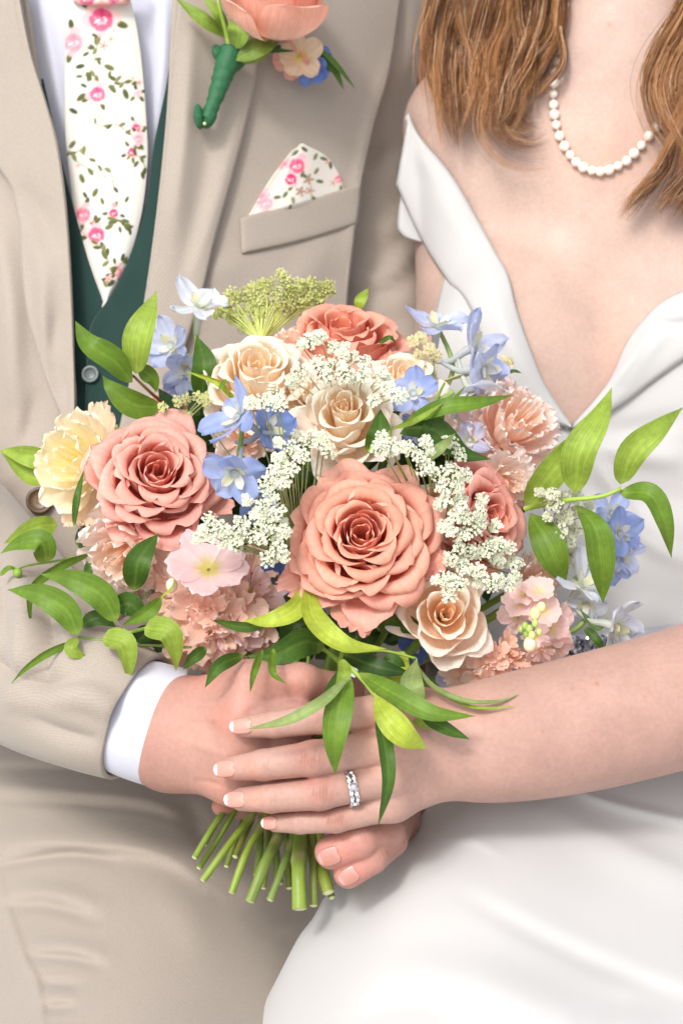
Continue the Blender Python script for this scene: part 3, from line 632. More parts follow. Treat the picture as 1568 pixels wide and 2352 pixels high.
# trousers
def dthigh(u, v): return 1.285-0.185*(v-1850)/502.0+0.10*((u-330)/430.0)**2+0.035*sstep(1850, 1600, v)
A2 = loft([[(-260,1560),(-260,2760)], [(900,1560),(790,2760)]], 150, 190); u, v = A2[..., 0], A2[..., 1]
d = dthigh(u, v)-ridges(u, v, [([(-60,1770),(150,1768),(330,1780),(420,1800)], 16, -.010), ([(-60,1800),(164,1818),(329,1835),(440,1880)], 26, .008, 12), ([(-40,1836),(164,1846),(329,1862),(417,1892),(470,1930)], 9, -.005, 20),
    ([(-40,1945),(82,1930),(219,1936),(329,1947),(417,1980),(480,2030)], 22, .012, 40), ([(-40,2000),(55,1978),(165,1962),(260,1975)], 12, -.008), ([(0,2083),(110,2080),(219,2113)], 14, -.006), ([(0,2050),(110,2045),(230,2075)], 22, .005),
    ([(66,2196),(165,2201),(235,2220)], 11, -.006), ([(60,2170),(165,2172),(250,2195)], 20, .004), ([(93,2256),(180,2262)], 10, -.005), ([(104,2316),(170,2312)], 10, -.005), ([(85,2285),(170,2288)], 16, .003),
    ([(-10,1990),(18,2080),(60,2200),(88,2256),(108,2400)], 14, .004, 5), ([(350,2030),(430,2100),(470,2200)], 50, .004), ([(420,1840),(450,1890),(470,1960)], 26, -.010), ([(480,1990),(640,2060)], 40, .004)])
sheet('trousers', np.dstack([u, v, d]), M['trouser'], groom, 0.003)

# ------------------------------------------------------------------ bride's dress (parts of the woman)
def blur2(d, it):
    for _ in range(it):
        q = np.pad(d, 1, mode='edge'); d = (q[1:-1, 1:-1]*4+q[:-2, 1:-1]+q[2:, 1:-1]+q[1:-1, :-2]+q[1:-1, 2:])/8
    return d
A2 = loft([[(1022,625),(1000,720),(975,900),(965,1200),(980,1540)], [(1100,600),(1090,720),(1070,900),(1060,1200),(1070,1540)], [(1205,800),(1198,900),(1190,1000),(1180,1250),(1190,1540)], [(1311,982),(1311,1040),(1310,1100),(1305,1300),(1310,1540)],
           [(1425,850),(1430,960),(1430,1060),(1430,1300),(1435,1540)], [(1530,710),(1540,900),(1550,1050),(1560,1300),(1570,1540)], [(1700,660),(1710,900),(1715,1050),(1720,1300),(1730,1540)]], 80, 70); u, v = A2[..., 0], A2[..., 1]
d = blur2(cast(BV_T, u, v, 1.46), 6)-0.005-ridges(u, v, [([(1325,1000),(1420,1035),(1568,1060)], 26, .007), ([(1320,1000),(1400,1100),(1480,1230),(1600,1300)], 26, .007, 12), ([(1330,990),(1440,990),(1568,960)], 22, -.004), ([(1320,1120),(1450,1150),(1600,1150)], 40, -.004), ([(1420,1330),(1520,1380),(1640,1400)], 50, -.004), ([(1060,690),(1090,760),(1110,860)], 12, -.002)])
dress = sheet('dress', np.dstack([u, v, d]), M['dress'], bride, 0.003, roll=(.002,0,.002,0))
def strap(name, up, lo, off, nu=40, nv=90, round_=0.004, wr=None, mid=None):
    A2 = loft([up, lo], nu, nv); u, v = A2[..., 0], A2[..., 1]; d = blur2(np.minimum(cast(BV_T, u, v, 1.462), 1.462), 14)-off
    s = np.linspace(-1, 1, nu)[None, :]; d = d-round_*(1-np.abs(s)**3)
    if wr: d = d-ridges(u, v, wr)
    return sheet(name, np.dstack([u, v, d]), M['dress'], dress, 0.0035, roll=(.004,.004,.003,0))
strap('collar_band', [(938,258),(964,312),(1016,373),(1053,425),(1101,510),(1139,581),(1167,633),(1186,709),(1219,804),(1252,884),(1311,976)],
      [(909,425),(922,455),(968,553),(1025,643),(1063,681),(1091,737),(1120,830),(1165,900),(1230,960),(1309,984)], 0.010,
      wr=[([(960,400),(1040,500),(1120,640)], 40, .003), ([(950,330),(1000,420)], 20, .002), ([(1120,640),(1160,760),(1220,880)], 24, .003)])
strap('collar_band', [(1312,978),(1394,879),(1441,780),(1488,719),(1522,690),(1568,668),(1700,630)], [(1312,986),(1413,938),(1500,875),(1568,828),(1620,800),(1660,790),(1740,770)], 0.010,
      wr=[([(1488,730),(1530,745),(1600,740)], 14, -.004), ([(1520,690),(1490,760),(1400,890)], 14, .003), ([(1560,720),(1500,790),(1420,890)], 22, .003)])
A2 = loft([[(919,450),(913,495),(913,528),(930,547),(972,557)], [(960,440),(968,480),(980,515),(990,545),(1000,565)]], 14, 30); u, v = A2[..., 0], A2[..., 1]
sheet('sleeve', np.dstack([u, v, 1.4585+0*u]), M['dress'], dress, 0.003, roll=(.004,0,0,.004))
# skirt over the lap
SK = [[(1010,1500,1.40),(1010,1700,1.31),(1040,1830,1.275),(975,1890,1.27),(905,1945,1.268),(850,2010,1.262),(800,2060,1.25),(760,2150,1.235),(700,2250,1.22),(640,2360,1.20),(600,2460,1.19)],
      [(980,1500,1.38),(980,1700,1.29),(990,1835,1.232),(922,1892,1.226),(856,1947,1.222),(800,2010,1.216),(755,2052,1.207),(722,2108,1.196),(690,2150,1.185),(648,2232,1.17),(588,2354,1.15),(550,2460,1.135)],
      [(1090,1500,1.375),(1090,1700,1.27),(1090,1810,1.20),(1030,1900,1.172),(960,1985,1.15),(900,2080,1.13),(850,2180,1.112),(800,2300,1.09),(740,2460,1.06)],
      [(1260,1500,1.375),(1260,1700,1.265),(1255,1780,1.205),(1205,1900,1.165),(1140,2050,1.12),(1085,2200,1.085),(1045,2330,1.06),(1010,2460,1.04)],
      [(1450,1500,1.38),(1450,1680,1.28),(1450,1760,1.225),(1420,1900,1.185),(1395,2050,1.14),(1370,2200,1.10),(1350,2330,1.065),(1330,2460,1.04)],
      [(1800,1480,1.41),(1800,1660,1.30),(1790,1750,1.25),(1770,1900,1.21),(1750,2050,1.17),(1730,2200,1.12),(1720,2460,1.05)]]
SK = [c_+[tuple(np.array(c_[-1])+(np.array(c_[-1])-np.array(c_[-2]))*300/max(40., c_[-1][1]-c_[-2][1]))] for c_ in SK]
A = loft(SK, 130, 180); u, v = A[..., 0], A[..., 1]
A[..., 2] -= ridges(u, v, [([(1060,2020),(1215,2112),(1371,2186),(1640,2290)], 60, .0012, 40), ([(1070,2060),(1215,2140),(1371,2215),(1640,2320)], 24, -.0032), ([(1250,1860),(1400,1930),(1640,2040)], 60, .006, 24), ([(1284,1793),(1371,1830),(1480,1862),(1640,1895)], 16, .006, 8),
    ([(1030,1926),(1090,1930),(1150,1960)], 14, .002), ([(900,2230),(1100,2260),(1300,2330),(1420,2352)], 60, .006), ([(820,2350),(960,2300),(1080,2352)], 40, -.004), ([(990,1880),(900,2000),(830,2120)], 30, -.003), ([(1300,2350),(1450,2300),(1600,2330)], 40, -.004)])
sheet('skirt', A, M['dress'], dress, 0.003)
# jewelled belt at the waist
A2 = loft([[(985,1562),(1010,1645)], [(1150,1515),(1165,1600)], [(1300,1462),(1310,1555)], [(1430,1450),(1436,1530)], [(1640,1420),(1640,1500)]], 60, 8); u, v = A2[..., 0], A2[..., 1]
db = 1.352+0*u
belt = sheet('belt', np.dstack([u, v, db]), simple('grey_satin', 'B9B9C4', 0.4), dress, 0.002, roll=(0,0,.002,.002))
def gem(c, n, r, parent, m):
    n = nrm(n); e1 = nrm(np.cross(n, (0.3, 0.5, 0.8))); e2 = np.cross(n, e1); a = np.arange(6)*math.pi/3
    ring = lambda rr, h: [c+rr*r*(math.cos(t)*e1+math.sin(t)*e2)+n*h*r for t in a]
    V = [c+n*r*0]+ring(.55, .62)+ring(1, .15)+ring(.8, -.3)
    F = [(1,2,3,4,5,6)]+[(1+i, 7+i, 7+(i+1) % 6, 1+(i+1) % 6) for i in range(6)]+[(7+i, 13+i, 13+(i+1) % 6, 7+(i+1) % 6) for i in range(6)]
    return mk('gem', np.array(V), F, m, parent, None, None, c, False)
gm = simple('cut_glass', 'DADCE4', 0.05, 0.85, 0.9); gd = simple('dark_glass', '6C6A72', 0.08, 0.85, 0.9)
for k in range(70):
    uu = 1310+random.random()*115 if k < 46 else 1030+random.random()*75
    vv = (1486-(uu-1310)*.1 if k < 46 else 1583-(uu-1030)*.1)+random.uniform(-20, 22)
    gem(P(uu, vv, 1.349), cdir(random.uniform(-.5, .5), random.uniform(-.3, .6), 1), px(random.uniform(5.5, 9.5), 1.35), belt, gm if random.random() < .6 else gd)

# ------------------------------------------------------------------ hair
def hair(guides, name, parent):
    mb_v, mb_f, mb_c, n0 = [], [], [], 0; t = np.linspace(0, 1, 30)
    for (pts, cnt, wid, off) in guides:
        g = catmull(np.array(pts, float), 30); dd = cast(BV_T, g[:, 0], g[:, 1], 1.46); dd = np.convolve(np.pad(dd, 4, mode='edge'), np.ones(9)/9, 'valid')
        tan = np.gradient(g, axis=0); l = np.hypot(tan[:, 0], tan[:, 1]); nx, ny = -tan[:, 1]/l, tan[:, 0]/l
        for sub in range(max(4, cnt//9)):
            a0 = np.clip(rng.normal(0, .55), -1.3, 1.3); b0 = rng.normal(0, .6); ph = rng.random()*6.28; fr = rng.uniform(4.5, 9.5); am = wid*rng.uniform(.15, .55)
            Ls = rng.uniform(.72, 1.0) if rng.random() < .6 else 1.0; s0 = rng.random(); stray = (rng.random() < .10)*rng.normal(0, wid*.9)
            n = 22; a = rng.normal(0, .2, (n, 1)); b = rng.normal(0, .25, (n, 1)); tight = 1-.36*t[None]**1.3
            o = (a0+a*1.2)*wid*tight+am*np.sin(t[None]*fr+ph+rng.normal(0, .18, (n, 1)))*t[None]**.8+(stray+(rng.random((n, 1)) < .09)*rng.normal(0, wid*1.3, (n, 1)))*t[None]**2
            x = Ls*rng.uniform(.84, 1.0, (n, 1))*t[None]
            I = lambda q: np.interp(x, t, q)
            dep = I(dd)-off*.5-0.008*(1+b0+b)*(1-.4*t[None])-.004*np.cos(t[None]*fr+ph)
            C = P(I(g[:, 0])+I(nx)*o, I(g[:, 1])+I(ny)*o, np.minimum(dep, I(dd)-.003))
            Tn = nrm(np.gradient(C, axis=1)); B_ = nrm(np.cross(Tn, cdir(0, 0, 1))); N_ = np.cross(B_, Tn); R = 0.00021*(1-.85*t**3)
            an = np.arange(3)*2.0944
            V = C[:, :, None]+R[None, :, None, None]*(np.cos(an)[None, None, :, None]*B_[:, :, None]+np.sin(an)[None, None, :, None]*N_[:, :, None])
            F1 = gridF(30, 3, True); F = (F1[None]+(np.arange(n)*90)[:, None, None]).reshape(-1, 4)
            sc = np.clip(s0+rng.normal(0, .18, (n, 1)), 0, 1); c = lin('54301A')*(1-sc)+lin('BE8656')*sc; c = np.where(rng.random((n, 1)) < .12, lin('E0B890'), c)
            mb_v.append(V.reshape(-1, 3)); mb_f.append(F+n0); n0 += n*90; mb_c.append(np.repeat(c, 90, 0))
    return mk(name, np.concatenate(mb_v), np.concatenate(mb_f), M['hair'], parent, np.concatenate(mb_c))
HG = [([(1010,-80),(985,40),(978,120),(988,190),(1005,245)], 60, 16, .030), ([(1035,-80),(1005,60),(1000,150),(1020,240),(1046,344)], 110, 26, .026), ([(1075,-80),(1040,60),(1030,160),(1050,250),(1054,342)], 110, 26, .032),
      ([(1120,-80),(1085,70),(1075,180),(1100,270),(1086,310),(1080,318)], 130, 30, .028), ([(1165,-80),(1130,70),(1115,170),(1125,260),(1150,305),(1115,326)], 140, 30, .034), ([(1215,-80),(1185,60),(1160,160),(1148,240),(1165,300),(1210,318),(1262,304)], 150, 32, .030),
      ([(1260,-80),(1245,60),(1215,150),(1190,230),(1190,285),(1235,305)], 130, 28, .024), ([(1292,-80),(1282,40),(1262,120),(1235,190),(1215,235)], 90, 20, .020), ([(1190,-80),(1200,40),(1215,120),(1195,200),(1170,290)], 120, 34, .038), ([(1060,-80),(1065,40),(1095,130),(1085,220),(1060,300)], 90, 26, .036),
      ([(1140,-80),(1150,40),(1125,120),(1135,220),(1130,300),(1150,320)], 110, 28, .042), ([(1240,-80),(1225,60),(1190,190),(1180,260),(1130,315)], 80, 22, .044), ([(1285,60),(1290,140),(1250,200),(1225,230)], 26, 10, .012)]
HR = [([(1640,-120),(1570,40),(1520,130),(1500,200),(1520,270),(1560,330),(1590,420)], 130, 30, .026), ([(1660,-80),(1590,80),(1560,180),(1575,270),(1610,360)], 150, 36, .034), ([(1600,240),(1560,330),(1520,400),(1470,450),(1425,508)], 110, 20, .022),
      ([(1640,260),(1600,360),(1560,430),(1508,494)], 120, 26, .028), ([(1660,300),(1620,400),(1580,470),(1560,500)], 120, 28, .03), ([(1600,-60),(1545,30),(1495,110),(1480,180),(1500,240)], 26, 9, .014), ([(1620,60),(1570,180),(1540,260),(1555,340)], 80, 26, .02)]
hair(HG+HR, 'hair', bride)

# ------------------------------------------------------------------ pearl necklace
neck = [(990,20),(983,75),(970,125),(960,183),(957,240),(946,297),(942,352),(941,405),(936,457),(938,508),(942,557),(951,607),(967,660),(992,710),(1019,752),(1048,787),(1083,812),(1125,828),(1165,833),(1208,825),(1251,806),(1293,782),(1330,745),(1365,706),(1401,661),(1437,617),(1470,575),(1500,533),(1528,490)]
NP = [(826.6+a*.4728, b*.4728) for a, b in neck]
dn = cast(BV_T, np.array([p[0] for p in NP]), np.array([p[1] for p in NP]), 1.46); dn = np.convolve(np.pad(dn, 2, mode='edge'), np.ones(5)/5, 'valid')
pc = [P(p[0], p[1], d-0.0036) for p, d in zip(NP, dn)]
nk = thing('pearl_necklace', 'string of cream pearls around the woman\'s neck', 'necklace', pc[17])
th = np.linspace(0, np.pi, 11); ph = np.linspace(0, 2*np.pi, 18, endpoint=False)
sph = np.stack([np.sin(th)[:, None]*np.cos(ph)[None], np.sin(th)[:, None]*np.sin(ph)[None], np.cos(th)[:, None]+0*ph[None]], -1)
me = None
for k, c0 in enumerate(pc):
    r = 0.00335+0.0003*math.sin(k*2.1)
    if me is None:
        o = mk('pearl', (sph*0.0034+c0).reshape(-1, 3), gridF(11, 18, True), M['pearl'], nk, None, None, c0); me = o.data
    else:
        o = bpy.data.objects.new('pearl', me); link(o, nk, c0)
    o.scale = (r/0.0034,)*3
V, F = tube3(np.array(pc), 0.0005, 5); mk('thread', V, F, simple('silk_thread', 'E8DCC8', 0.7), nk)

# ------------------------------------------------------------------ wedding ring on the woman's ring finger
rc = np.array(B_RNG[2][:3])*0.60+np.array(B_RNG[3][:3])*0.40; c0 = P(*rc); ax = nrm(P(*B_RNG[3][:3])-P(*B_RNG[2][:3]))
R0 = px(40.6, rc[2])
def band(off, ph, amp):
    n = 72; t = np.linspace(0, 2*np.pi, n, endpoint=False); e1 = nrm(np.cross(ax, cdir(0, 1, 0))); e2 = np.cross(ax, e1)
    C = np.array([c0+ax*(off+amp*math.sin(9*k+ph))+(R0+.0007+.0003*math.cos(9*k+ph))*(math.cos(k)*e1+math.sin(k)*e2) for k in t])
    Tn = nrm(np.roll(C, -1, 0)-np.roll(C, 1, 0)); N = nrm(C-c0); Bn = np.cross(Tn, N); a = np.linspace(0, 2*np.pi, 8, endpoint=False)
    V = C[:, None]+0.00075*(np.cos(a)[None, :, None]*N[:, None]+np.sin(a)[None, :, None]*Bn[:, None]); V = np.concatenate([V, V[:1]])
    return V.reshape(-1, 3), gridF(n+1, 8, True)
ring = thing('ring', 'braided silver wedding ring with small clear stones on the finger', 'ring', c0)
for off, ph, amp in ((-.0012, 0, .0007), (-.0012, math.pi, .0007), (.0016, .6, .0006), (.0016, .6+math.pi, .0006)):
    V, F = band(off, ph, amp); mk('band', V, F, M['silver'], ring)
nf = cdir(0, .1, 1); nf = nrm(nf-ax*np.dot(nf, ax)); sd = np.cross(ax, nf)
for k, (a, b, r) in enumerate(((0,0,.0021),(-.0014,.35,.0011),(.0012,.4,.0011),(-.0014,.7,.001),(.0014,.75,.001),(-.001,-.35,.0011),(.0014,-.38,.0011),(0.,1.05,.001),(.001,-.72,.001))):
    nn = math.cos(b)*nf+math.sin(b)*sd; gem(c0+ax*a+nn*(R0+.0015), nn, r, ring, M['crystal'] if k else gm)
# ------------------------------------------------------------------ bouquet
BIND = P(690, 1680, 1.185)                      # where all stems are held together
def Db(u, v): return 1.27-0.15*np.sqrt(np.clip(1-((u-720)/680.0)**2-((v-1130)/500.0)**2, 0, 1))
def frame(axis, spin=0.0):
    a = cdir(*axis); e1 = np.cross(cdir(0, 1, 0.001), a)
    if np.linalg.norm(e1) < 0.15: e1 = np.cross(cdir(0, 0, 1), a)*-1
    e1 = nrm(e1); e2 = np.cross(a, e1); c, s = math.cos(spin), math.sin(spin)
    return np.stack([c*e1+s*e2, -s*e1+c*e2, a])          # rows
def petal(R, Z, br, bz, phi, hw, curl, rho, ns=13, nt=15, side=.28, tip=.05, cx=.92, cz=.22, spiral=.05, ruf=0.0, rk=5.0, wob=.02, seed=0, tcurl=.7, lift=0.0, flat=0.0, pinch=.15):
    g = np.random.default_rng(seed); s = np.linspace(-1, 1, ns)[None, :]; T = np.linspace(0, 1, nt)[:, None]
    t = T*(1-side*np.abs(s)**3.0)
    Cr, Cz = R*cx, bz+(Z-bz)*cz
    tb = np.clip(t/tcurl, 0, 1); r = (1-tb)**2*br+2*tb*(1-tb)*Cr+tb**2*R; z = (1-tb)**2*bz+2*tb*(1-tb)*Cz+tb**2*Z
    p0 = math.atan2(R-Cr, Z-Cz); cu = curl*(1-pinch*np.exp(-(s/.16)**2))*(1+.15*np.sin(3*s+g.random()*6))*(1-.2*np.abs(s)**3)
    al = np.clip((t-tcurl)/(1-tcurl), 0, 1)*cu
    r = r+rho*(math.cos(p0)-np.cos(p0+al)); z = z+rho*(np.sin(p0+al)-math.sin(p0))
    k = sstep(.55, 1, t)
    r = r+tip*np.exp(-(s/.16)**2)*k; z = z+lift*np.exp(-(s/.3)**2)*k
    r = r*(1+spiral*s)*(1-flat*s*s)+wob*np.sin(2.6*s+g.random()*6)*t+wob*.5*np.sin(6*s+g.random()*6)*k
    z = z+wob*np.sin(2.2*s+g.random()*6)*t
    if ruf:
        ph = g.random(4)*6.28; e = t**2.2
        w = np.sin(rk*s*2+ph[0])+.6*np.sin(rk*s*4.3+ph[1]); w2 = np.sin(rk*s*2.6+ph[2])+.6*np.sin(rk*s*5.1+ph[3])
        r = r+ruf*w*e; z = z+ruf*.8*w2*e+ruf*.3*np.sin(rk*9*s+ph[1])*sstep(.85, 1, t)
    f = phi+s*hw*(.55+.45*np.sin(np.pi*np.clip(T*.9+.1, 0, 1)**.8)**.5+.0*T)
    return np.stack([r*np.cos(f), r*np.sin(f), z], -1), T+0*s, s+0*T
def mixc(a, b, w): w = np.asarray(w)[..., None]; return a*(1-w)+b*w
class Bloom:
    def __init__(s, name, label, cat, u, v, d, axis, rpx, spin=0.0, group=None, parent=None):
        s.c = P(u, v, d); s.R = px(rpx, d); s.M = frame(axis, spin); s.ax = s.M[2]
        s.root = thing(name, label, cat, s.c-s.ax*s.R*.6, group) if parent is None else parent
    def w(s, L): return s.c+(np.asarray(L)*s.R) @ s.M
    def add(s, L, col, name='petal', m=None, parent=None):
        V = s.w(L); nt, ns = V.shape[:2]
        a_, b_ = np.meshgrid(np.linspace(0, 1, ns), np.linspace(0, 1, nt)); k_ = rng.random(2)*50
        return mk(name, V.reshape(-1, 3), gridF(nt, ns), m or M['petal'], parent or s.root, col.reshape(-1, 3), np.stack([a_+k_[0], b_+k_[1]], -1).reshape(-1, 2))
    def stem(s, r=.0022, hx='6F8F35', to=None):
        a = s.c-s.ax*s.R*.55; b = BIND+rng.normal(0, .006, 3) if to is None else to
        q = catmull(np.stack([a, a-s.ax*.02+(b-a)*.25, a+(b-a)*.7, b]), 10)
        V, F = tube3(q, r, 7); mk('stem', V, F, M['stem'], s.root, np.tile(lin(hx), (len(V), 1)))
def rose(name, label, u, v, d, axis, rpx, N, pal, spin=0.0, curl=3.1, heart=.12, guard=4, seed=1, group=None, zr=(.22, -.40), pw=.9, tipk=1.0, rho=.105, hwo=.98):
    """pal = (deep heart, body, rim, outer petals)"""
    b = Bloom(name, label, 'rose', u, v, d, axis, rpx, spin, group); g = random.Random(seed)
    deep, body, rim, outer = [lin(x) for x in pal]
    for i in range(N):
        f = i/(N-1.0); phi = i*2.39996+g.uniform(-.42, .42)
        R = heart*.45+(.80-heart*.45)*f**pw+g.uniform(-.03, .03)*f; Z = zr[0]+(zr[1]-zr[0])*f**1.8+g.uniform(-.03, .03)-.16*math.exp(-(f/.14)**2)
        hw = 1.45*(1-f)**1.3+hwo*(1-(1-f)**1.3)+g.uniform(-.12, .12)
        cu = curl*(.18+.82*sstep(.05, .45, f))*g.uniform(.8, 1.12); rh = rho*(.35+.75*f**.7)*g.uniform(.8, 1.15)
        L, T, S = petal(R, Z, .03+.07*f, -.62-.05*f, phi, hw, cu, rh, ns=19, nt=24, side=.12+.1*g.random(), flat=.13+.07*g.random(), pinch=g.choice((0, .15, .5))*tipk, tip=(.01+.03*f)*g.choice((0, .5, 1.3))*tipk, cx=1.0-.03*f, cz=.15+.1*(1-f), spiral=.07+.03*g.random(), wob=.012+.028*f, seed=seed*100+i, tcurl=.58, ruf=.011*f, rk=3)
        c = mixc(deep, body, sstep(.15, .8, T*.5+f*.55)); c = mixc(c, outer, (f**2.2*.75)*np.ones_like(T)); c = mixc(c, rim, sstep(.86, 1.0, T)*.5*np.ones_like(S))
        c = mixc(c, lin('F6E3B4'), sstep(.35, .0, T)*.35)
        br = g.random(); c = mixc(c, rim if br > .5 else outer, abs(br-.5)*.9*T); c = c*(1+.06*np.sin(S*4+br*9)*T)[..., None]
        if br < .22 and f > .3:                                   # a bruised spot on the rim
            s0 = g.uniform(-.6, .6); c = mixc(c, lin('B9805A'), np.exp(-((S-s0)/.09)**2-((T-.97)/.05)**2)*.5)
        b.add(L, np.clip(c, 0, 1))
    for k in range(guard):
        phi = k*2*math.pi/max(guard, 1)+g.random()
        L, T, S = petal(.84, -.44, .1, -.72, phi, .72, 1.0+g.random(), .2, ns=19, nt=17, side=.15, flat=.15, tip=.03, cx=.75, cz=.05, wob=.03, seed=seed*100+70+k, ruf=.01)
        b.add(L, mixc(outer, rim, sstep(.5, 1, T)*.5+.0*S))
    b.stem(.0026); return b
CORAL = ('EC9474', 'F6B69A', 'F9C8B0', 'F3B2A2'); CORAL2 = ('ED9A82', 'F6B8A4', 'F9C8B8', 'F3B4AA')
CREAM = ('FDE8C6', 'FEF1DA', 'FEF7EC', 'FEF3E4'); CREAM2 = ('FDE4C4', 'FEEDD8', 'FEF5E8', 'FDEEE0')
r1 = rose('rose', 'largest open coral rose at the front centre of the bouquet', 832, 1225, 1.135, (-.02, .30, 1), 186, 40, CORAL, 0.6, seed=11, guard=5, heart=.2)
r2 = rose('rose', 'open coral rose beside the yellow lisianthus, left of the blue delphinium', 362, 1082, 1.175, (.16, .34, 1), 164, 36, CORAL2, 2.1, seed=23, guard=5, heart=.16)
r3 = rose('rose', 'coral rose half hidden behind the white lace flower strip, turned right', 1118, 1190, 1.18, (.62, .12, .75), 150, 32, CORAL2, 1.0, seed=31, guard=4)
r4 = rose('rose', 'coral rose facing up at the top edge of the bouquet', 785, 780, 1.258, (.03, .82, .56), 186, 32, CORAL, .3, seed=43, guard=5, zr=(.3, -.36), curl=2.6)
r5 = rose('rose', 'wide open cream rose at the upper left of the bouquet', 592, 850, 1.215, (.05, .62, .8), 146, 26, CREAM, 1.4, seed=53, guard=4, curl=2.1, tipk=.4, zr=(.3, -.38))
r6 = rose('rose', 'cream rose with a tight spiral heart above the largest coral rose', 790, 952, 1.17, (-.04, .40, .9), 130, 24, CREAM, 2.2, seed=61, guard=5, curl=1.9, heart=.1, zr=(.5, -.40), tipk=.3, pw=1.05)
r7 = rose('rose', 'small cream rose behind the pale blue floret at the upper right', 930, 858, 1.225, (.15, .65, .75), 96, 20, CREAM, .7, seed=71, guard=4, curl=1.9, tipk=.4)
r8 = rose('rose', 'cream rose at the lower right, partly under the lace flower', 1022, 1408, 1.148, (.05, .18, 1), 122, 16, CREAM2, 3.0, seed=83, guard=5, curl=1.8, heart=.2, zr=(.25, -.42), tipk=.3, rho=.15, hwo=1.15)
r9 = rose('rose', 'small coral rose in shadow under the left coral rose', 372, 1300, 1.225, (-.1, -.35, 1), 90, 16, CORAL2, .7, seed=91, guard=3)
r10 = rose('rose', 'dusky pink rose peeking out behind the left coral rose', 388, 915, 1.275, (-.1, .8, .6), 64, 12, ('E8A098', 'F0B8AE', 'F4CCC4', 'F0BCB4'), .2, seed=95, guard=3)
def extra_petal(b, phi, R, Z, hw, pal, curl=1.0, rho=.25, seed=1, ruf=.02, tilt=.05):
    L, T, S = petal(R, Z, .12, -.6, phi, hw, curl, rho, side=.15, tip=.06, cx=.7, cz=tilt, wob=.03, seed=seed, ruf=ruf, ns=15, nt=17)
    b.add(L, mixc(lin(pal[1]), lin(pal[3]), sstep(.3, 1, T)))
def ang_to(b, u, v):                            # azimuth in a bloom's frame that points to a pixel
    q = b.M @ (P(u, v, proj(b.c)[2])-b.c); return math.atan2(q[1], q[0])
extra_petal(r1, ang_to(r1, 805, 1430), 1.02, -.46, .34, CORAL, .5, .3, 5, .03)
extra_petal(r1, ang_to(r1, 655, 1330), 1.02, -.44, .30, CORAL, .5, .3, 6, .03)
extra_petal(r1, ang_to(r1, 1000, 1290), .98, -.40, .30, CORAL, .4, .3, 7, .03)
extra_petal(r2, ang_to(r2, 540, 1160), 1.05, -.40, .22, CORAL2, .3, .3, 8, .01)

# ruffled blooms
def ruffled(name, label, cat, u, v, d, axis, rpx, N, pal, spin=0, seed=1, ruf=.06, rk=4.0, zr=(.42, -.35), hwk=(1.0, .5), curl=.5, heart=.06, frill=True, group=None):
    b = Bloom(name, label, cat, u, v, d, axis, rpx, spin, group); g = random.Random(seed); deep, body, rim, outer = [lin(x) for x in pal]
    for i in range(N):
        f = i/(N-1.0); phi = i*2.39996+g.uniform(-.25, .25); R = heart+(1-heart)*.92*f**.8; Z = zr[0]+(zr[1]-zr[0])*f**1.8+g.uniform(-.05, .05)
        L, T, S = petal(R, Z, .03+.05*f, -.6, phi, hwk[0]*(1-f)+hwk[1]*f, curl*g.uniform(-.3, 1.4), .16, ns=21, nt=15, side=.12, tip=.0, cx=.8-.1*f, cz=.25, spiral=.05, ruf=ruf*(.5+.7*f)*g.uniform(.7, 1.3), rk=rk*g.uniform(.8, 1.2), wob=.03, seed=seed*100+i, tcurl=.7)
        c = mixc(deep, body, sstep(.2, .8, T*.5+f*.5)); c = mixc(c, outer, f**2*.7*np.ones_like(T)); c = mixc(c, rim, sstep(.72, 1, T)*.75)
        b.add(L, np.clip(c*(1+.06*np.sin(S*7+i))[..., None], 0, 1), m=M['petal_thin'])
    b.stem(.002); return b
YEL = ('FAEFB8', 'FBF2D4', 'FDF8E8', 'FAE8CC'); PEA = ('FADCC2', 'FCEADE', 'FDF3EE', 'FCEAE4'); PNK = ('FBDFC6', 'FCE8DE', 'FDF2F0', 'FBE4E0'); DUS = ('F2D6C2', 'F7E4D8', 'FAEEE6', 'F4DED2')
y1 = ruffled('lisianthus', 'pale yellow ruffled lisianthus at the left edge of the bouquet', 'lisianthus', 168, 1055, 1.20, (-.42, .2, .9), 138, 15, YEL, .4, 3, .04, 3.0, zr=(.3, -.3), hwk=(1.1, .75))
for (uu, vv, k) in ((215,930,1),(190,925,2),(140,1200,3),(190,1190,4)): extra_petal(y1, ang_to(y1, uu, vv), .98, -.42, .30, ('', 'FBE6CC', '', 'F8DCC0'), .3, .3, 30+k, .04)
p1 = ruffled('lisianthus', 'ruffled peach lisianthus under the left coral rose', 'lisianthus', 282, 1268, 1.18, (-.30, -.3, .9), 130, 18, PEA, 1.0, 5, .05, 3.4, hwk=(1.0, .65))
p2 = ruffled('carnation', 'frilled pink and peach carnation against the white dress', 'carnation', 1185, 970, 1.23, (.35, .4, .85), 142, 30, PNK, .2, 7, .04, 6, zr=(.35, -.4), hwk=(.9, .5))
for (uu, vv, k) in ((1170,1130,1),(1235,1110,2),(1110,1060,3)): extra_petal(p2, ang_to(p2, uu, vv), 1.2, -.5, .3, ('', 'F0C0A4', '', 'F0C8BA'), .2, .3, 60+k, .05)
p3 = ruffled('lisianthus', 'small dusky lisianthus above the pink stock spike', 'lisianthus', 1235, 1330, 1.205, (.3, .1, .9), 74, 14, DUS, .3, 9, .06, 4)
p4 = ruffled('lisianthus', 'faded peach lisianthus at the left above the trailing leaves', 'lisianthus', 262, 1350, 1.225, (-.3, -.4, .85), 92, 14, DUS, .5, 13, .06, 4)

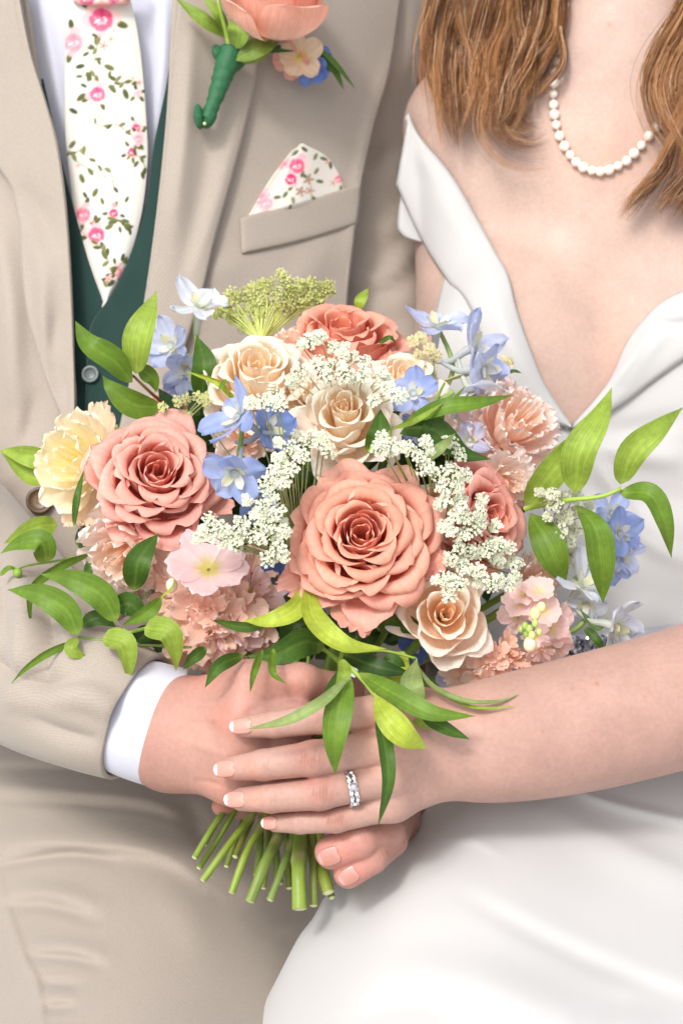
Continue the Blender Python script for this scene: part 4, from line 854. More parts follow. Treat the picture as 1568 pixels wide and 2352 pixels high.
p5 = ruffled('lisianthus', 'cream lisianthus tucked between the two upper cream roses', 'lisianthus', 700, 905, 1.215, (-.1, .4, .9), 74, 14, ('FBEBD0', 'FCF0E0', 'FDF5EA', 'FAEAD8'), .5, 33, .04, 3.5)
p6 = ruffled('lisianthus', 'peach lisianthus petals beside the right coral rose', 'lisianthus', 1165, 1105, 1.20, (.3, -.2, .9), 84, 14, PEA, .8, 35, .05, 4)
p9 = ruffled('lisianthus', 'cream lisianthus petals between the top coral rose and the green lace flower', 'lisianthus', 672, 805, 1.255, (-.1, .6, .8), 80, 12, ('FCE6C8', 'FDEEDC', 'FEF5EA', 'FCE8D6'), .4, 51, .04, 3.2)
p10 = ruffled('lisianthus', 'pale peach lisianthus behind the bright blue delphinium', 'lisianthus', 560, 1000, 1.205, (0, .2, 1), 84, 14, PEA, .4, 53, .05, 3.5)
p11 = ruffled('lisianthus', 'peach lisianthus in shade behind the lace strip at the right', 'lisianthus', 1000, 1000, 1.225, (.2, .2, 1), 84, 14, PEA, .7, 55, .05, 3.5)
# stock: spikes of small double florets
def stock(name, label, florets, pal_list, seed, buds=()):
    g = random.Random(seed); root = thing(name, label, 'stock', P(florets[0][0], florets[0][1], florets[0][2]+.03))
    for k, (u, v, d, ax, r, n) in enumerate(florets):
        b = Bloom('x', '', '', u, v, d, ax, r*1.13, g.random()*6, parent=root); deep, body, rim, outer = [lin(x) for x in pal_list[k % len(pal_list)]]
        for i in range(n):
            f = i/max(n-1.0, 1); phi = i*(2.39996 if n > 5 else 2*math.pi/n)+g.uniform(-.2, .2)
            L, T, S = petal(.35+.6*f if n > 7 else .95, .22-.3*f if n > 7 else .0, .05, -.35, phi, .62 if n > 7 else .88, .5*g.uniform(-.5, 1.5), .2, ns=15, nt=11, side=.3, tip=0, cx=.6, cz=.5, ruf=.048 if n > 7 else .05, rk=2.3, wob=.05, seed=seed*1000+k*20+i)
            c = mixc(deep, body, sstep(.02, .32, T)); c = mixc(c, rim, sstep(.6, 1, T)*.7); b.add(L, c, m=M['petal_thin'])
    for (u, v, d, r, hx) in buds:
        c0 = P(u, v, d); R = px(r, d); V = c0+sph.reshape(-1, 3)*R @ np.diag([1, 1, 1.25]); mk('bud', V, gridF(11, 18, True), M['stem'], root, np.tile(lin(hx), (len(V), 1)))
    q = catmull(np.stack([P(florets[0][0], florets[0][1], florets[0][2]+.03), P(florets[0][0]*.6+300, florets[0][1]*.5+800, 1.22), BIND]), 8); V, F = tube3(q, .0024, 7)
    mk('stem', V, F, M['stem'], root, np.tile(lin('7F9A45'), (len(V), 1))); return root
SP1 = ('F2CC94', 'F9D8C4', 'FCE8DE', 'F6CEBC'); SP2 = ('F2B894', 'F8D0BC', 'FCE6DC', 'F6C8B4'); SP3 = ('D6CC60', 'F6D6D6', 'F8E2E2', 'F3CCCC'); SP4 = ('F6CFB0', 'FBE2D0', 'FDEEE4', 'FADCC8')
fl = [(478,1290,1.152,(.02,.62,.8),80,5)]
g = random.Random(4)
for (uu, vv) in ((395,1370),(430,1400),(480,1410),(540,1390),(585,1360),(590,1310),(400,1430),(450,1450),(510,1455),(560,1440),(440,1490),(500,1500),(565,1490),(420,1320),(530,1520),(480,1380),(600,1410)):
    x, y = (uu-490)/150, (vv-1410)/150; fl.append((uu, vv, 1.165+.03*(x*x+y*y), (x*.9+g.uniform(-.2, .2), -y*.9+g.uniform(-.1, .3), 1), 66+g.random()*18, 8))
# peach spike
stock('stock_flower', 'peach stock spike with one pale pink floret, below the left coral rose', fl, [SP3, SP2, SP1, SP2, SP1], 17, [(395,1345,1.16,14,'F1DDC0')])
fl = []
for (uu, vv, r, n) in ((1195,1375,40,5),(1235,1350,34,5),(1180,1420,44,8),(1250,1400,36,5),(1270,1450,40,5),(1290,1420,32,5),(1230,1470,38,8),(1280,1490,34,5),(1200,1360,30,5),(1245,1500,36,8)):
    fl.append((uu, vv, 1.165+.03*abs((uu-1230)/80)**2, ((uu-1225)/90+g.uniform(-.3, .3), (1420-vv)/90+g.uniform(-.2, .2), 1), r, n))
stock('stock_flower', 'pink stock spike with green and cream buds at the right', fl, [('F0E2A4', 'FADFDA', 'FCECEA', 'F8DAD4'), ('F0DE98', 'FAD9D0', 'FCE8E4', 'F8D2CA')], 19,
      [(1215,1445,1.14,9,'A9BE6A'),(1228,1432,1.138,8,'B9C878'),(1205,1438,1.14,8,'9DB45C'),(1221,1460,1.138,9,'C9CE88'),(1237,1452,1.14,8,'BFC97C'),(1228,1410,1.14,13,'EFDFA0'),(1242,1395,1.142,11,'F0DDA4'),(1216,1480,1.14,15,'F2E4BC'),(1208,1458,1.142,8,'8FA850'),(1196,1446,1.145,7,'A9BE6A')])
fl = []
for (uu, vv, r) in ((1040,1560,40),(1060,1535,38),(1215,1520,40),(1100,1560,42),(1145,1540,44),(1175,1510,42),(1110,1520,40),(1150,1575,36),(1195,1545,34),(1080,1510,34),(1135,1500,38),(1170,1480,36)):
    fl.append((uu, vv, 1.165+.02*abs((uu-1130)/80)**2, ((uu-1130)/90+g.uniform(-.3, .3), (1530-vv)/60+g.uniform(-.3, .1), 1), r, 8))
stock('stock_flower', 'apricot stock florets hanging just above the woman\'s forearm', fl, [SP4, SP2, ('F0B08A', 'F8CCB4', 'FBE2D4', 'F5C2AA')], 21)

# delphinium
def blade(L, w, cup, fold, rip, ns=9, nt=11, seed=0, base=.25):
    g = np.random.default_rng(seed); s = np.linspace(-1, 1, ns)[None, :]; t = np.linspace(0, 1, nt)[:, None]
    sh = (base+(1-base)*np.sin(np.pi*np.clip(t, 0, 1)**.9*.86))*np.clip(1-np.clip((t-.82)/.18, 0, 1)**2, 0, 1)**.5
    sh = np.maximum(sh, .02)
    x = L*t*(1+.02*np.sin(4*s)); y = w*s*sh; z = cup*L*t**1.6+fold*w*(s*sh)**2+rip*np.sin(5*s+g.random()*6)*t**2+rip*np.sin(6*t+g.random()*6)*s
    return np.stack([x+0*s, y, z+0*x], -1), t+0*s, s+0*t
def delphinium(name, label, florets, seed, path=None, buds=(), k_=1.0):
    root = thing(name, label, 'delphinium', P(florets[0][0], florets[0][1], florets[0][2]+.012)); g = random.Random(seed)
    for k, (u, v, d, ax, r, c1, c2) in enumerate(florets):
        c0 = P(u, v, d); Mx = frame(ax, g.random()*6); R = px(r*k_, d); A, B = lin(c1), lin(c2)
        # throat and spur make the floret's own mesh
        mb = MB(); q = np.array([c0+Mx[2]*.002, c0-Mx[2]*R*.3, c0-Mx[2]*R*.75-np.array([0, 0, 1])*R*.12, c0-Mx[2]*R*1.35+np.array([0, 0, 1])*R*.05]); V, F = tube3(catmull(q, 8), np.linspace(.15, .05, 8)*R, 8); mb.add(V, F, B*.6+lin('C9D6B8')*.4)
        for j in range(4):
            Lb, T, S = blade(.42, .15, .9, .3, .02, 5, 6, seed+j); a = j*1.57+.5; ca, sa = math.cos(a), math.sin(a)
            W = np.stack([Lb[..., 0]*ca-Lb[..., 1]*sa, Lb[..., 0]*sa+Lb[..., 1]*ca, Lb[..., 2]], -1); mb.add(c0+(W*R).reshape(-1, 3) @ Mx, gridF(6, 5), lin('F2F1E4') if j % 2 else lin('E9E6C0'))
        fo = mb.build('floret', M['petal_thin'], root, c0)
        for j in range(5):
            a = j*1.2566+g.uniform(-.12, .12); Lb, T, S = blade(1.0*g.uniform(.82, 1.15), .40*g.uniform(.8, 1.12), g.uniform(.1, .75), g.uniform(-.3, .7), .06, 11, 13, seed*50+k*7+j)
            ca, sa = math.cos(a), math.sin(a); W = np.stack([Lb[..., 0]*ca-Lb[..., 1]*sa, Lb[..., 0]*sa+Lb[..., 1]*ca, Lb[..., 2]], -1)
            tw = g.random(); A2_ = A*(1-.45*tw)+(B if tw > .3 else A*.9)*.45*tw; c = mixc(B, A2_, sstep(.1, .6, T)); c = mixc(c, lin('DCE6C4'), np.exp(-((T-.97)/.06)**2-(S/.3)**2)*.5*(tw > .5)); vein = .06*np.sin(S*9+np.sin(T*4)); c = mixc(c, lin('6E86C8'), np.exp(-((T-.93)/.05)**2-(S/.25)**2)*.5); c = np.clip(c*(1+vein)[..., None], 0, 1)
            mk('petal', c0+(W*R).reshape(-1, 3) @ Mx, gridF(13, 11), M['petal_thin'], fo, c.reshape(-1, 3))
    if path:
        q = catmull(np.array([[*p] for p in path], float), 14); V, F = tube3(P(q[:, 0], q[:, 1], q[:, 2]), np.linspace(.0013, .0018, 14), 7); mk('stem', V, F, M['stem'], root, np.tile(lin('8FA85A'), (len(V), 1)))
    for (u, v, d, r, hx) in buds:
        V = P(u, v, d)+sph.reshape(-1, 3)*px(r, d); mk('bud', V, gridF(11, 18, True), M['stem'], root, np.tile(lin(hx), (len(V), 1)))
    return root
BL = ('A3B6EA', 'CDD6F3'); BD = ('83A0E4', 'AFC0EE'); BP = ('C3CDF0', 'E2E6F5'); BW = ('E4E9F5', 'F1F3F0'); BV = ('6480CC', '7C94D6')
delphinium('delphinium', 'bright blue delphinium between the left and the largest coral rose', [(548,960,1.15,(-.75,.35,.5),70,*BL),(615,985,1.165,(.7,.3,.5),66,*BD),(540,1085,1.135,(-.1,-.5,.85),72,*BL),(588,1150,1.16,(.3,-.4,.8),48,*BD)], 5, [(560,900,1.19),(555,1000,1.165),(550,1080,1.155),(600,1200,1.19)], k_=1.12)
delphinium('delphinium', 'pale blue delphinium at the upper left against the lapel', [(458,705,1.27,(.1,.75,.5),60,*BW),(395,795,1.26,(-.4,.2,.9),58,*BP),(432,850,1.255,(-.1,-.4,.9),52,*BP),(420,885,1.262,(-.3,-.7,.6),38,*BL)], 6, [(455,690,1.285),(450,770,1.28),(480,860,1.27),(530,960,1.25)], k_=1.15)
delphinium('delphinium', 'pale blue delphinium at the upper right against the white collar', [(1003,752,1.255,(.1,.85,.4),62,*BP),(1085,800,1.245,(.8,.3,.5),62,*BP),(1108,850,1.235,(.8,-.15,.55),66,*BP),(1080,905,1.235,(.25,-.8,.6),62,*BW)], 8, [(1000,740,1.27),(1040,840,1.255),(1020,900,1.25),(980,980,1.23)], k_=1.25)
delphinium('delphinium', 'single blue delphinium floret next to the small cream rose', [(948,905,1.195,(-.05,.35,1),60,*BL),(955,975,1.2,(.1,-.4,.9),46,*BL)], 9, [(948,905,1.21),(990,930,1.22),(1040,900,1.225)])
delphinium('delphinium', 'blue delphinium against the dress at the far right, behind the leaves', [(1402,1180,1.255,(.3,.3,1),56,*BL),(1420,1225,1.248,(.4,.1,.9),56,*BL),(1425,1270,1.25,(.4,-.2,.9),52,*BP),(1405,1305,1.255,(.1,-.6,.8),40,*BL)], 10, [(1410,1150,1.27),(1400,1250,1.27),(1300,1350,1.25)])
delphinium('delphinium', 'white delphinium florets at the lower right above the belt', [(1335,1345,1.2,(.5,.6,.6),62,*BW),(1408,1440,1.195,(.8,-.35,.5),66,*BW),(1345,1385,1.205,(-.1,-.6,.8),44,*BW)], 12, [(1330,1330,1.215),(1345,1420,1.212),(1260,1480,1.21)], k_=1.2)
delphinium('delphinium', 'deep blue delphinium in the shade under the largest coral rose', [(632,1330,1.2,(-.2,-.2,1),56,*BV),(690,1415,1.205,(0,-.4,1),52,*BV),(660,1440,1.21,(-.2,-.5,.9),44,*BV),(950,1480,1.2,(.2,-.4,.9),44,*BV),(1040,1560,1.21,(0,-.5,1),46,*BP)], 14, [(640,1330,1.22),(680,1450,1.22),(690,1600,1.2)])
delphinium('delphinium', 'pale blue delphinium floret under the dark leaves at the right', [(1075,1010,1.225,(.2,.1,1),46,*BP)], 15, [(1075,1010,1.24),(1040,1080,1.24)])

# lace flower (umbels)
def umbel(name, label, spots, hx, seed, hub=None, rr=17, nfl=20, stalk='B9C48A', fs=4.5, curly=0.0):
    g = np.random.default_rng(seed); root = thing(name, label, 'lace flower', P(spots[0][0], spots[0][1], Db(spots[0][0], spots[0][1])+.01))
    base = lin(hx); ext = []
    for sp in spots:
        d_ = sp[2] if len(sp) > 2 else float(Db(sp[0], sp[1]))-.006; r_ = sp[3] if len(sp) > 3 else rr
        ext.append((sp[0]+g.normal(0, 4), sp[1]+g.normal(0, 4), d_, r_*g.uniform(.75, 1.0)))
        if g.random() < .75: ext.append((sp[0]+g.normal(0, r_*.95), sp[1]+g.normal(0, r_*.95), d_+.006, r_*g.uniform(.5, .75)))
    spots = ext
    for k, sp in enumerate(spots):
        u, v = sp[0], sp[1]; d = sp[2] if len(sp) > 2 else float(Db(u, v))-.006; r = sp[3] if len(sp) > 3 else rr
        c0 = P(u, v, d); up = nrm(cdir(g.uniform(-.6, .6), g.uniform(-.3, .7), 1)); Mx = np.stack([nrm(np.cross(cdir(0, 1, 0), up)), np.zeros(3), up]); Mx[1] = np.cross(up, Mx[0])
        VV, FF, CC, n0 = [], [], [], 0; R = px(r, d)
        foot = c0-up*R*1.2
        for j in range(nfl):
            q = math.sqrt((j+.5)/nfl); a = j*2.39996+g.random()*.5; hgt = math.sqrt(max(0, 1-q*q*.8))
            p = c0+R*(q*1.05*math.cos(a)*Mx[0]+q*1.05*math.sin(a)*Mx[1])+up*R*(hgt*.5+g.uniform(-.2, .22))
            n = nrm(p-foot+up*.002); e1 = nrm(np.cross(n, (.31, .8, .2))); e2 = np.cross(n, e1); fr = px(fs, d)*g.uniform(.6, 1.3); sp0 = g.random()*6
            for m in range(5):
                t = sp0+m*1.2566; dr = math.cos(t)*e1+math.sin(t)*e2; sd = -math.sin(t)*e1+math.cos(t)*e2
                VV += [p, p+fr*(.62*dr+.36*sd)+n*fr*.32, p+fr*1.05*dr+n*fr*.18, p+fr*(.62*dr-.36*sd)+n*fr*.32]
                FF.append((n0, n0+1, n0+2, n0+3)); n0 += 4; b = base*g.uniform(.9, 1.08); CC += [b*np.array([.86, .92, .62]), b, b, b]
            V, F = tube3(np.array([foot, (foot+p)/2+Mx[0]*R*curly*g.normal(), p]), px(.9, d), 3, cap=False); VV += list(V); FF += [tuple(np.array(f)+n0) for f in F]; n0 += len(V); CC += [lin(stalk)]*len(V)
        o = mk('umbellet', np.array(VV), FF, M['floret'], root, np.clip(np.array(CC), 0, 1), None, c0, False); tag(o, kind='stuff')
        if hub is not None:
            h = P(*hub[k % len(hub)]) if isinstance(hub, list) else P(*hub)
            V, F = tube3(catmull(np.stack([h, (h+foot)/2+up*.004, foot]), 7), px(1.7, d), 5); mk('stalk', V, F, M['stem'], root, np.tile(lin(stalk), (len(V), 1)))
    return root
WH = 'F7F7EE'
umbel('lace_flower', 'white lace flower between the two upper cream roses', [(705,795),(738,778),(772,800),(722,832),(762,832),(802,822),(845,835),(795,862),(838,868),(872,862),(690,860),(752,866),(895,888),(912,905)], WH, 3, (800,960,1.25), 22, 30)
umbel('lace_flower', 'white lace flower running down left of the largest coral rose', [(610,925),(640,935),(625,905),(700,1018,1.145),(738,1022,1.145),(762,1038,1.14),(662,1032),(690,1050),(648,1060),(672,1082),(625,1088),(650,1108),(612,1118),(632,1148),(600,1165),(640,1180),(590,1195),(618,1210),(648,1222),(600,1238),(632,1252),(610,1278),(648,1275),(560,1205),(575,1232),(535,1222),(540,1250),(505,1210),(485,1190),(478,1222),(510,1236),(500,985,1.17)], WH, 4, (690,1300,1.24), 22, 28)
umbel('lace_flower', 'white lace flower strip between the largest coral rose and the right rose', [(875,1035),(905,1025),(935,1038),(960,1050),(1035,1020,1.17),(1055,1050,1.17),(985,1075),(1012,1085),(1035,1085),(1022,1115),(1048,1120),(1030,1150),(1058,1158),(1040,1190),(1070,1190),(1098,1180),(1032,1222),(1062,1225),(1092,1218),(1050,1258),(1082,1262),(1035,1290),(1070,1300,1.14),(1022,1330,1.12),(1050,1345,1.12),(1110,1258),(1145,1250),(1168,1262),(1175,1290),(1140,1290),(1165,1340,1.15),(1120,1335,1.14),(1100,1310,1.14),(1030,1365,1.12)], WH, 5, (1010,1260,1.24), 22, 28, stalk='A9B95A')
umbel('lace_flower', 'white lace flower behind the leaf pair at the right', [(1265,1130),(1292,1140),(1325,1140),(1345,1165),(1275,1165),(1300,1185),(1318,1215),(1285,1215),(1300,1245),(1318,1275),(1295,1285)], 'E9E8DA', 6, (1260,1230,1.28), 20, 26)
umbel('lace_flower', 'green and cream lace flower at the top behind the coral rose', [(u_, v_, 1.285+.0002*abs(u_-630), 20) for (u_, v_) in ((500,715),(528,730),(560,745),(620,725),(655,715),(700,690),(730,690),(540,672),(570,664),(600,658),(625,655),(655,655),(685,655),(715,652),(745,655),(520,690),(575,700),(605,690),(515,705),(535,690),(560,685),(585,680),(610,672),(640,668),(665,672),(690,668),(715,664),(740,668),(758,675),(545,720),(575,712),(605,702),(640,695),(675,690),(590,735))], 'E0DFA0', 7, (600,785,1.285), 15, 22, stalk='C6CE74', fs=3.3, curly=.7)
umbel('lace_flower', 'cream lace flower with bare stalks under the upper right delphinium', [(955,790,1.23),(975,778,1.235),(985,800,1.228),(1000,815,1.23),(965,815,1.228),(1150,832,1.255,11),(1160,840,1.258,9)], 'EEE2BE', 8, (1000,880,1.24), 16, 20, stalk='C9C48A', fs=4.4)
umbel('lace_flower', 'small yellow green lace flower on top of the left coral rose', [(378,935,1.2,13),(405,925,1.2,14),(430,918,1.2,14),(455,915,1.205,14),(480,912,1.205,13),(262,1000,1.235,14),(268,1030,1.24,14),(255,1060,1.24,12)], 'DDDDA6', 9, (420,980,1.24), 14, 16, stalk='B9BE7A', fs=4.0, curly=.4)
umbel('lace_flower', 'tiny white lace flower tuft left of the peach stock', [(345,1368,1.21,12),(362,1375,1.212,11),(338,1350,1.215,11)], WH, 10, (380,1420,1.23), 12, 14)
# ------------------------------------------------------------------ leaves and stems
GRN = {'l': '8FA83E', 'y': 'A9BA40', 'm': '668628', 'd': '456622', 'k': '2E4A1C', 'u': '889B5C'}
def leaf_mesh(pts, w, roll=0.0, fold=.18, ns=9, nt=21, peak=.42, wave=0.0, seed=0):
    A = catmull(np.array(pts, float), nt); C = P(A[:, 0], A[:, 1], A[:, 2]); T = nrm(np.gradient(C, axis=0)); n0 = cdir(0, .15, 1)
    N = nrm(n0-T*(T @ n0)[:, None]); S = np.cross(T, N); roll = np.broadcast_to(roll, (nt,)) if np.isscalar(roll) else np.linspace(roll[0], roll[1], nt)
    cr, sr = np.cos(roll)[:, None], np.sin(roll)[:, None]; S, N = cr*S+sr*N, cr*N-sr*S
    t = np.linspace(0, 1, nt); a = peak/(1-peak); pk_ = peak*.92; a = 1.3*pk_/(1-pk_); prof = (t**a)*(1-t)**1.3; prof = np.clip(prof/prof.max(), 0, 1)**.86; prof = np.maximum(prof, .03*(1-t)+.008)
    W = px(w/2.0, A[:, 2])*prof; s = np.linspace(-1, 1, ns); g = np.random.default_rng(seed)
    off = fold*np.abs(s)[None, :]**1.3*W[:, None]+wave*W.max()*np.sin(t*7+g.random()*6)[:, None]*s[None, :]
    V = C[:, None]+S[:, None]*(W[:, None]*s[None, :])[..., None]+N[:, None]*off[..., None]
    uv = np.stack(np.broadcast_arrays((s*.5+.5)[None, :], t[:, None]), -1); return V, uv, t, s
LN = [0]; LOFF = [0.0]
def leaf(parent, pts, w, hx, roll=0.0, fold=.18, peak=.42, base=None, wave=.04, name='leaf'):
    LN[0] += 1; p = [(q[0], q[1], (q[2] if len(q) > 2 else float(Db(q[0], q[1])))-LOFF[0]) for q in pts]
    V, uv, t, s = leaf_mesh(p, w, roll, fold, peak=peak, wave=wave, seed=LN[0])
    c = np.tile(lin(GRN.get(hx, hx)), V.shape[:2]+(1,)); c = c*(1+.10*np.cos(s*1.5)[None, :]-.05)[..., None]
    c = c*(1-.25*np.exp(-(s/.07)**2)*0)[None, :, None]; rib = np.exp(-(s/.07)**2)[None, :]*.09*np.ones((len(t), 1)); c = mixc(c, lin('B9CF6A'), rib)
    c = mixc(c, lin('A9BE60'), sstep(.12, 0, t)[:, None]*np.ones((1, len(s)))*.5)
    return mk(name, V.reshape(-1, 3), gridF(len(t), len(s)), M['leaf'], parent, np.clip(c, 0, 1).reshape(-1, 3), uv.reshape(-1, 2))
def twig(parent, pts, r=.0011, hx='7E9A3C', name='stem'):
    p = np.array([(q[0], q[1], (q[2] if len(q) > 2 else float(Db(q[0], q[1])))-LOFF[0]) for q in pts], float); A = catmull(p, 16)
    V, F = tube3(P(A[:, 0], A[:, 1], A[:, 2]), np.linspace(r*1.15, r*.75, 16), 7); mk(name, V, F, M['stem'], parent, np.tile(lin(hx), (len(V), 1)))
def budob(parent, u, v, d, r, hx='86A83C'):
    V = P(u, v, d-LOFF[0])+sph.reshape(-1, 3)*px(r, d); mk('bud', V, gridF(11, 18, True), M['stem'], parent, np.tile(lin(hx), (len(V), 1)))
def sprig(label, u, v, d): return thing('ruscus_sprig', label, 'leaf sprig', P(u, v, d))

s = sprig('glossy leaf sprig standing up in front of the green waistcoat', 395, 940, 1.25)
twig(s, [(400,945,1.255),(350,905,1.225),(305,862,1.215)], .0010, '7A5E34')
leaf(s, [(304,878,1.212),(262,830,1.20),(205,790,1.195),(173,736,1.215)], 66, 'm', -.3, .22, .45); leaf(s, [(372,936,1.215),(310,930,1.205),(250,885,1.2),(236,862,1.21)], 62, 'm', .2, .15, .45)
leaf(s, [(312,858,1.215),(318,780,1.205),(340,715,1.21),(360,666,1.235)], 74, 'l', .25, .2, .42); leaf(s, [(304,836,1.225),(275,815,1.22),(240,802,1.225)], 30, 'y', .7, .3); leaf(s, [(318,842,1.222),(350,868,1.22),(360,902,1.225)], 40, 'm', -.4, .3)
s = sprig('dark leaf and thin blade beside the upper left cream rose', 470, 905, 1.24)
leaf(s, [(462,915,1.235),(470,840,1.225),(452,770,1.24)], 62, 'd', -.2, .15); leaf(s, [(545,925,1.2),(505,880,1.19),(430,853,1.2)], 20, 'y', .9, .4); leaf(s, [(520,870,1.19),(500,900,1.185)], 10, 'm')
twig(s, [(462,915,1.237),(520,1000,1.24)])
s = sprig('pale pointed leaves left of the yellow lisianthus', 130, 1060, 1.23)
leaf(s, [(122,1062,1.23),(70,1048,1.225),(0,1034,1.235)], 52, 'l', .3, .25, .35); leaf(s, [(128,1080,1.235),(80,1100,1.23),(2,1038,1.24)], 46, 'l', -.5, .2, .35); leaf(s, [(170,1210,1.19),(180,1140,1.175),(194,1075,1.185)], 22, 'd', .5, .3)
LOFF[0] = .02
s = sprig('curled leaves beside the jacket button at the left edge', 130, 1230, 1.23)
leaf(s, [(132,1205,1.225),(85,1212,1.22),(10,1248,1.23)], 50, 'l', .3, .2, .35); leaf(s, [(106,1292,1.225),(95,1245,1.215),(40,1250,1.22),(0,1272,1.23)], 56, 'm', -.3, .25, .3); leaf(s, [(0,1322,1.23),(22,1305,1.228),(42,1308,1.23)], 16, 'm', .5); leaf(s, [(110,1195,1.23),(60,1200,1.235)], 22, 'd', .4)
twig(s, [(215,1268,1.235),(150,1285,1.235),(60,1300,1.233),(42,1308,1.23)], .0008); budob(s, 41, 1315, 1.23, 11)
LOFF[0] = .035
s = sprig('long trailing leaf sprig hanging over the beige sleeve', 430, 1490, 1.205)
twig(s, [(440,1488,1.205),(330,1482,1.2),(250,1485,1.2),(187,1480,1.2)], .0008, '5E7030'); twig(s, [(370,1435,1.195),(300,1452,1.19),(240,1470,1.19),(180,1464,1.19)], .0010)
leaf(s, [(268,1428,1.185),(230,1365,1.178),(160,1330,1.18),(94,1319,1.195)], 66, 'm', .1, .2, .4); leaf(s, [(180,1458,1.18),(150,1400,1.175),(90,1365,1.178),(18,1354,1.195)], 66, 'm', .15, .2, .4)
leaf(s, [(187,1436,1.195),(225,1420,1.195),(268,1440,1.195)], 38, 'd', .2, .2); leaf(s, [(262,1395,1.19),(300,1388,1.185),(330,1430,1.19)], 56, 'd', -.2, .2); leaf(s, [(372,1374,1.18),(340,1405,1.175),(283,1436,1.185)], 34, 'm', .4, .3)
leaf(s, [(238,1462,1.18),(285,1475,1.172),(296,1520,1.175),(293,1568,1.185)], 54, 'l', .2, .2, .3); leaf(s, [(333,1440,1.175),(385,1450,1.165),(402,1490,1.17),(405,1542,1.18)], 58, 'l', .15, .2, .3)
leaf(s, [(180,1470,1.19),(110,1500,1.185),(60,1535,1.19),(26,1570,1.2)], 20, 'm', .6, .3); leaf(s, [(177,1464,1.185),(165,1490,1.18),(200,1512,1.185)], 34, 'l', -.3, .3); budob(s, 170, 1516, 1.188, 10)
leaf(s, [(214,1270,1.215),(140,1300,1.2),(75,1350,1.2),(68,1400,1.205),(78,1456,1.215)], 24, 'm', .7, .3); leaf(s, [(355,1440,1.2),(320,1470,1.205),(300,1500,1.21)], 46, 'k', .1); leaf(s, [(340,1450,1.205),(370,1480,1.21),(352,1500,1.212)], 44, 'k', .2)
LOFF[0] = 0.0
s = sprig('dark upright leaf left of the peach stock', 310, 1360, 1.17)
leaf(s, [(308,1356,1.172),(318,1290,1.16),(364,1226,1.17)], 62, 'd', -.1, .2, .42); leaf(s, [(195,1330,1.195),(215,1300,1.19),(240,1270,1.2)], 40, 'd', .4); leaf(s, [(225,1300,1.195),(250,1290,1.19),(275,1320,1.2)], 40, 'd', -.2); leaf(s, [(175,1250,1.21),(200,1230,1.2),(215,1200,1.21)], 50, 'k'); leaf(s, [(345,1415,1.17),(370,1375,1.155),(398,1345,1.155),(402,1300,1.16)], 9, 'l', .8); leaf(s, [(240,1240,1.22),(262,1270,1.215),(235,1300,1.22)], 50, 'k')
s = sprig('light green leaf pair just below the largest coral rose', 708, 1345, 1.15)
leaf(s, [(708,1343,1.15),(680,1400,1.135),(620,1425,1.13),(557,1426,1.145)], 52, 'y', -.25, .25, .4); leaf(s, [(707,1345,1.148),(722,1420,1.128),(790,1480,1.118),(888,1490,1.125)], 56, 'y', .35, .2, .4); leaf(s, [(620,1432,1.145),(560,1440,1.15),(480,1422,1.165)], 26, 'd', .5)
twig(s, [(708,1343,1.152),(712,1450,1.185),(700,1600,1.185)], .0012)
s = sprig('hanging leaf cluster over the woman\'s fingers', 790, 1520, 1.14)
twig(s, [(788,1490,1.15),(782,1530,1.13),(802,1552,1.115)], .0014, '8FAE48'); twig(s, [(790,1520,1.135),(830,1560,1.11),(862,1600,1.095)], .0012, 'A9C85A'); twig(s, [(785,1525,1.135),(740,1490,1.16),(690,1480,1.18)], .0014)
leaf(s, [(745,1484,1.15),(700,1475,1.135),(630,1505,1.125),(566,1507,1.135)], 66, 'd', .2, .2, .35); leaf(s, [(802,1550,1.085),(780,1620,1.068),(768,1700,1.064),(770,1780,1.072)], 66, 'm', .05, .16, .45)
leaf(s, [(806,1548,1.08),(740,1612,1.062),(660,1655,1.06),(562,1676,1.07)], 30, 'u', -.35, .3, .45); leaf(s, [(786,1514,1.10),(790,1545,1.085),(772,1590,1.085)], 34, 'l', .3); leaf(s, [(790,1540,1.10),(770,1575,1.095),(735,1628,1.10)], 36, 'd', .2)
leaf(s, [(858,1592,1.085),(885,1640,1.064),(930,1690,1.062),(980,1720,1.072)], 66, 'y', -.1, .12, .55); leaf(s, [(866,1640,1.09),(885,1720,1.066),(890,1800,1.064),(868,1897,1.078)], 38, 'd', .3, .3, .4)
leaf(s, [(825,1545,1.11),(900,1590,1.085),(990,1638,1.075),(1094,1645,1.08)], 52, 'm', .25, .2, .42); leaf(s, [(965,1640,1.09),(1020,1672,1.082),(1078,1698,1.085)], 34, 'd', .2, .2); leaf(s, [(785,1500,1.145),(860,1530,1.125),(948,1549,1.13)], 46, 'k', .2, .2)
leaf(s, [(925,1496,1.145),(912,1545,1.135),(930,1612,1.14)], 56, 'y', .2, .2); leaf(s, [(957,1512,1.13),(945,1570,1.105),(972,1624,1.105)], 54, 'u', -.2, .15, .6); leaf(s, [(945,1510,1.14),(990,1575,1.11),(1070,1612,1.1),(1150,1610,1.105),(1208,1588,1.115)], 20, 'u', .8, .3); leaf(s, [(1000,1590,1.11),(1090,1625,1.1),(1188,1622,1.105)], 10, 'l', .6)
leaf(s, [(880,1540,1.14),(900,1520,1.135),(935,1560,1.14)], 40, 'd', .2); leaf(s, [(950,1640,1.10),(975,1660,1.095),(1000,1668,1.1)], 34, 'l', .2); twig(s, [(800,1500,1.15),(880,1495,1.14),(955,1512,1.132)], .0010)
s = sprig('small dark leaf tips lying on the man\'s hand', 560, 1520, 1.15)
